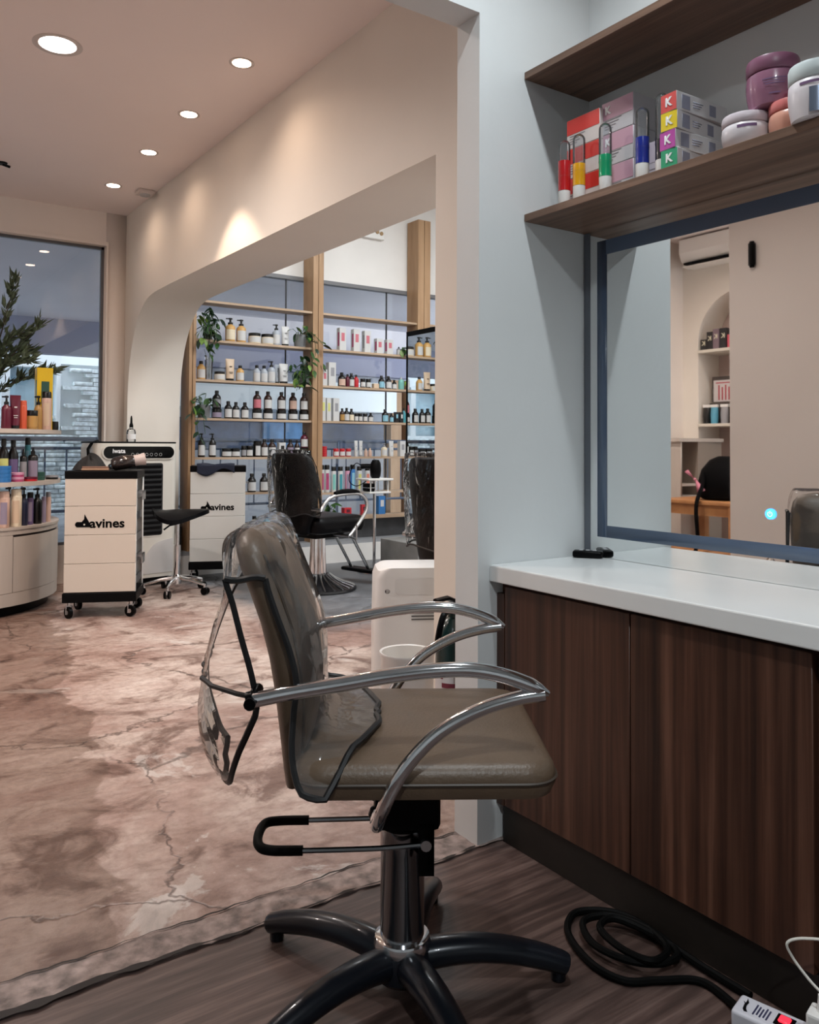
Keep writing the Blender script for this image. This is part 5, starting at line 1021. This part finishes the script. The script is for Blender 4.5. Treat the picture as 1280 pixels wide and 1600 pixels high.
for k, (y, h, c) in enumerate(KB):
    t = thing('product_carton', ('short black carton with K at the left end of the niche shelf', 'mid-height black carton with K on the niche shelf', 'mauve carton with K on the niche shelf', 'tall black carton with K on the niche shelf', 'coral pink carton on the niche shelf')[k], 'box', (NX - .05, y, 2.0175))
    MB().rbox(-.05, .03, -.032, .032, .0003, h, .001, 1).obj('body', mat('niche_box_%d' % k, c, .4), t)
    if k < 4: text('K', .06, mat('print_pale', (.75, .72, .55), .5), t, Matrix.Translation((.0306, 0, h * .62)) @ Matrix.Rotation(R(90), 4, 'Z') @ FACE_NY, 'letter_k', .001)
pf = thing('framed_chart', 'dark framed sheet with red print standing in the niche', 'picture', (NX - .16, 4.53, 1.336))
MB().box(-.01, .01, -.16, .16, .20, .44).obj('frame', mat('frame_brown', (.06, .045, .04), .5), pf)
MB().box(.0095, .0115, -.145, .145, .205, .405).obj('sheet', mat('sheet_pale', (.62, .58, .58), .6), pf)
q = MB(); q.box(.0115, .0125, -.12, .12, .375, .385); [q.box(.0115, .0125, .08 - k * .035, .095 - k * .035, .22, .36 - .02 * (k % 2)) for k in range(4)]; q.obj('red_print', mat('sheet_red', (.42, .05, .07), .6), pf)
MB().box(-.02, .05, -.16, .16, 0, .19).obj('stand', mat('frame_brown', (.06, .045, .04), .5), pf)
for k, (y, c, nm) in enumerate(((4.68, 'black', 'black'), (4.60, 'clearblue', 'bright blue'), (4.495, 'grey', 'smoke grey'), (4.40, 'white', 'white'))):
    t = thing('product_pouch', '%s product pouch with white top on the lower niche shelf' % nm, 'pouch', (NX - .055, y, 1.3358))
    loft(MB(), [[(hx * math.cos(a), hy * math.sin(a), z) for a in [2 * math.pi * i / 16 for i in range(16)]] for z, hx, hy in ((.0005, .030, .032), (.08, .034, .037), (.15, .012, .038))]).obj('body', cm(c), t); MB().box(-.012, .012, -.038, .038, .15, .175).obj('top_seal', WPLAS, t)
dk_ = thing('reception_desk', 'pale wooden counter desk standing against the return wall', 'desk', (-2.35, 4.68, 0))
MB().box(-.38, .25, -.21, .21, 1.165, 1.195).obj('top', GREYW, dk_); MB().box(-.36, -.02, -.20, .20, 0, 1.165).obj('body', mat('desk_shade', (.30, .25, .21), .6), dk_); MB().box(.0, .22, -.20, .20, .0, .70).box(.20, .22, -.20, .20, .70, 1.165).obj('side', GREYW, dk_); MB().box(-.0, .20, -.20, .20, .78, .80).obj('shelf_board', GREYW, dk_)
nt_ = thing('wall_notice', 'printed paper notice taped to the wall above the desk', 'notice', (-2.35, 4.899, 1.24))
MB().box(-.10, .10, -.002, 0, 0, .22).obj('paper', mat('paper', (.55, .54, .56), .7), nt_); q = MB(); [q.box(-.08, .08 - .03 * (k % 3), -.0028, -.002, .19 - k * .02, .196 - k * .02) for k in range(9)]; q.obj('print', mat('print_grey', (.22, .2, .22), .6), nt_)
tb = thing('wooden_table', 'small orange wood table carrying a black backpack', 'table', (-2.05, 4.06, 0))
MB().rbox(-.30, .30, -.36, .36, .665, .695, .004).obj('table_top', ORANGEW, tb); MB().box(-.27, .27, -.33, -.31, .58, .665).box(-.27, .27, .31, .33, .58, .665).box(.25, .27, -.31, .31, .58, .665).box(-.27, -.25, -.31, .31, .58, .665).obj('apron', ORANGEW, tb)
for x in (-.26, .26):
    for y in (-.32, .32): MB().box(x - .03, x + .03, y - .03, y + .03, 0, .665).obj('leg', ORANGEW, tb)
MB().box(-.25, .25, -.3, .3, .28, .30).obj('lower_board', ORANGEW, tb)
bp_ = thing('backpack', 'black backpack with a pink bow lying on the wooden table', 'backpack', (-2.02, 3.98, .6955))
loft(MB(), [[(rx * math.cos(a) + dx, ry * math.sin(a), z) for a in [2 * math.pi * i / 24 for i in range(24)]] for z, rx, ry, dx in ((.0005, .12, .17, 0), (.02, .16, .21, 0), (.12, .18, .22, 0), (.24, .16, .19, -.01), (.32, .11, .13, -.02), (.35, .05, .06, -.02))]).obj('body', BLACKM, bp_)
MB().tube(spline([(.12, .10, .22), (.20, .06, .12), (.29, .04, .02), (.325, .03, -.08), (.32, .02, -.30), (.31, .05, -.40)], 5), .020, 6, flat=.8).obj('strap', BLACKM, bp_)
q = MB(); q.add([(.19, .13, .16), (.20, .20, .24), (.20, .23, .22), (.21, .10, .05), (.21, .03, .08), (.20, .13, .17)], [(0, 1, 2), (0, 3, 4), (5, 3, 4)]); q.lathe([(0, -.014), (.014, 0), (0, .014)], 8, Matrix.Translation((.20, .13, .165)))
bw = q.obj('bow', mat('bow_pink', (.62, .22, .30), .6), bp_); sm = bw.modifiers.new('thick', 'SOLIDIFY'); sm.thickness = .008
tf = thing('tube_fitting', 'black tubular fitting mounted on the pale wall panel opposite the mirror', 'wall fitting', (-.90, 2.998, 2.254))
MB().cyl((.02, 0, .012), (.02, 0, .150), .022, n=16).obj('barrel', BLACK, tf); MB().cyl((.02, 0, 0), (.02, 0, .012), .015).cyl((.02, 0, .150), (.02, 0, .163), .015).box(0, .02, -.008, .008, .04, .12).obj('end_caps', BLACKM, tf)
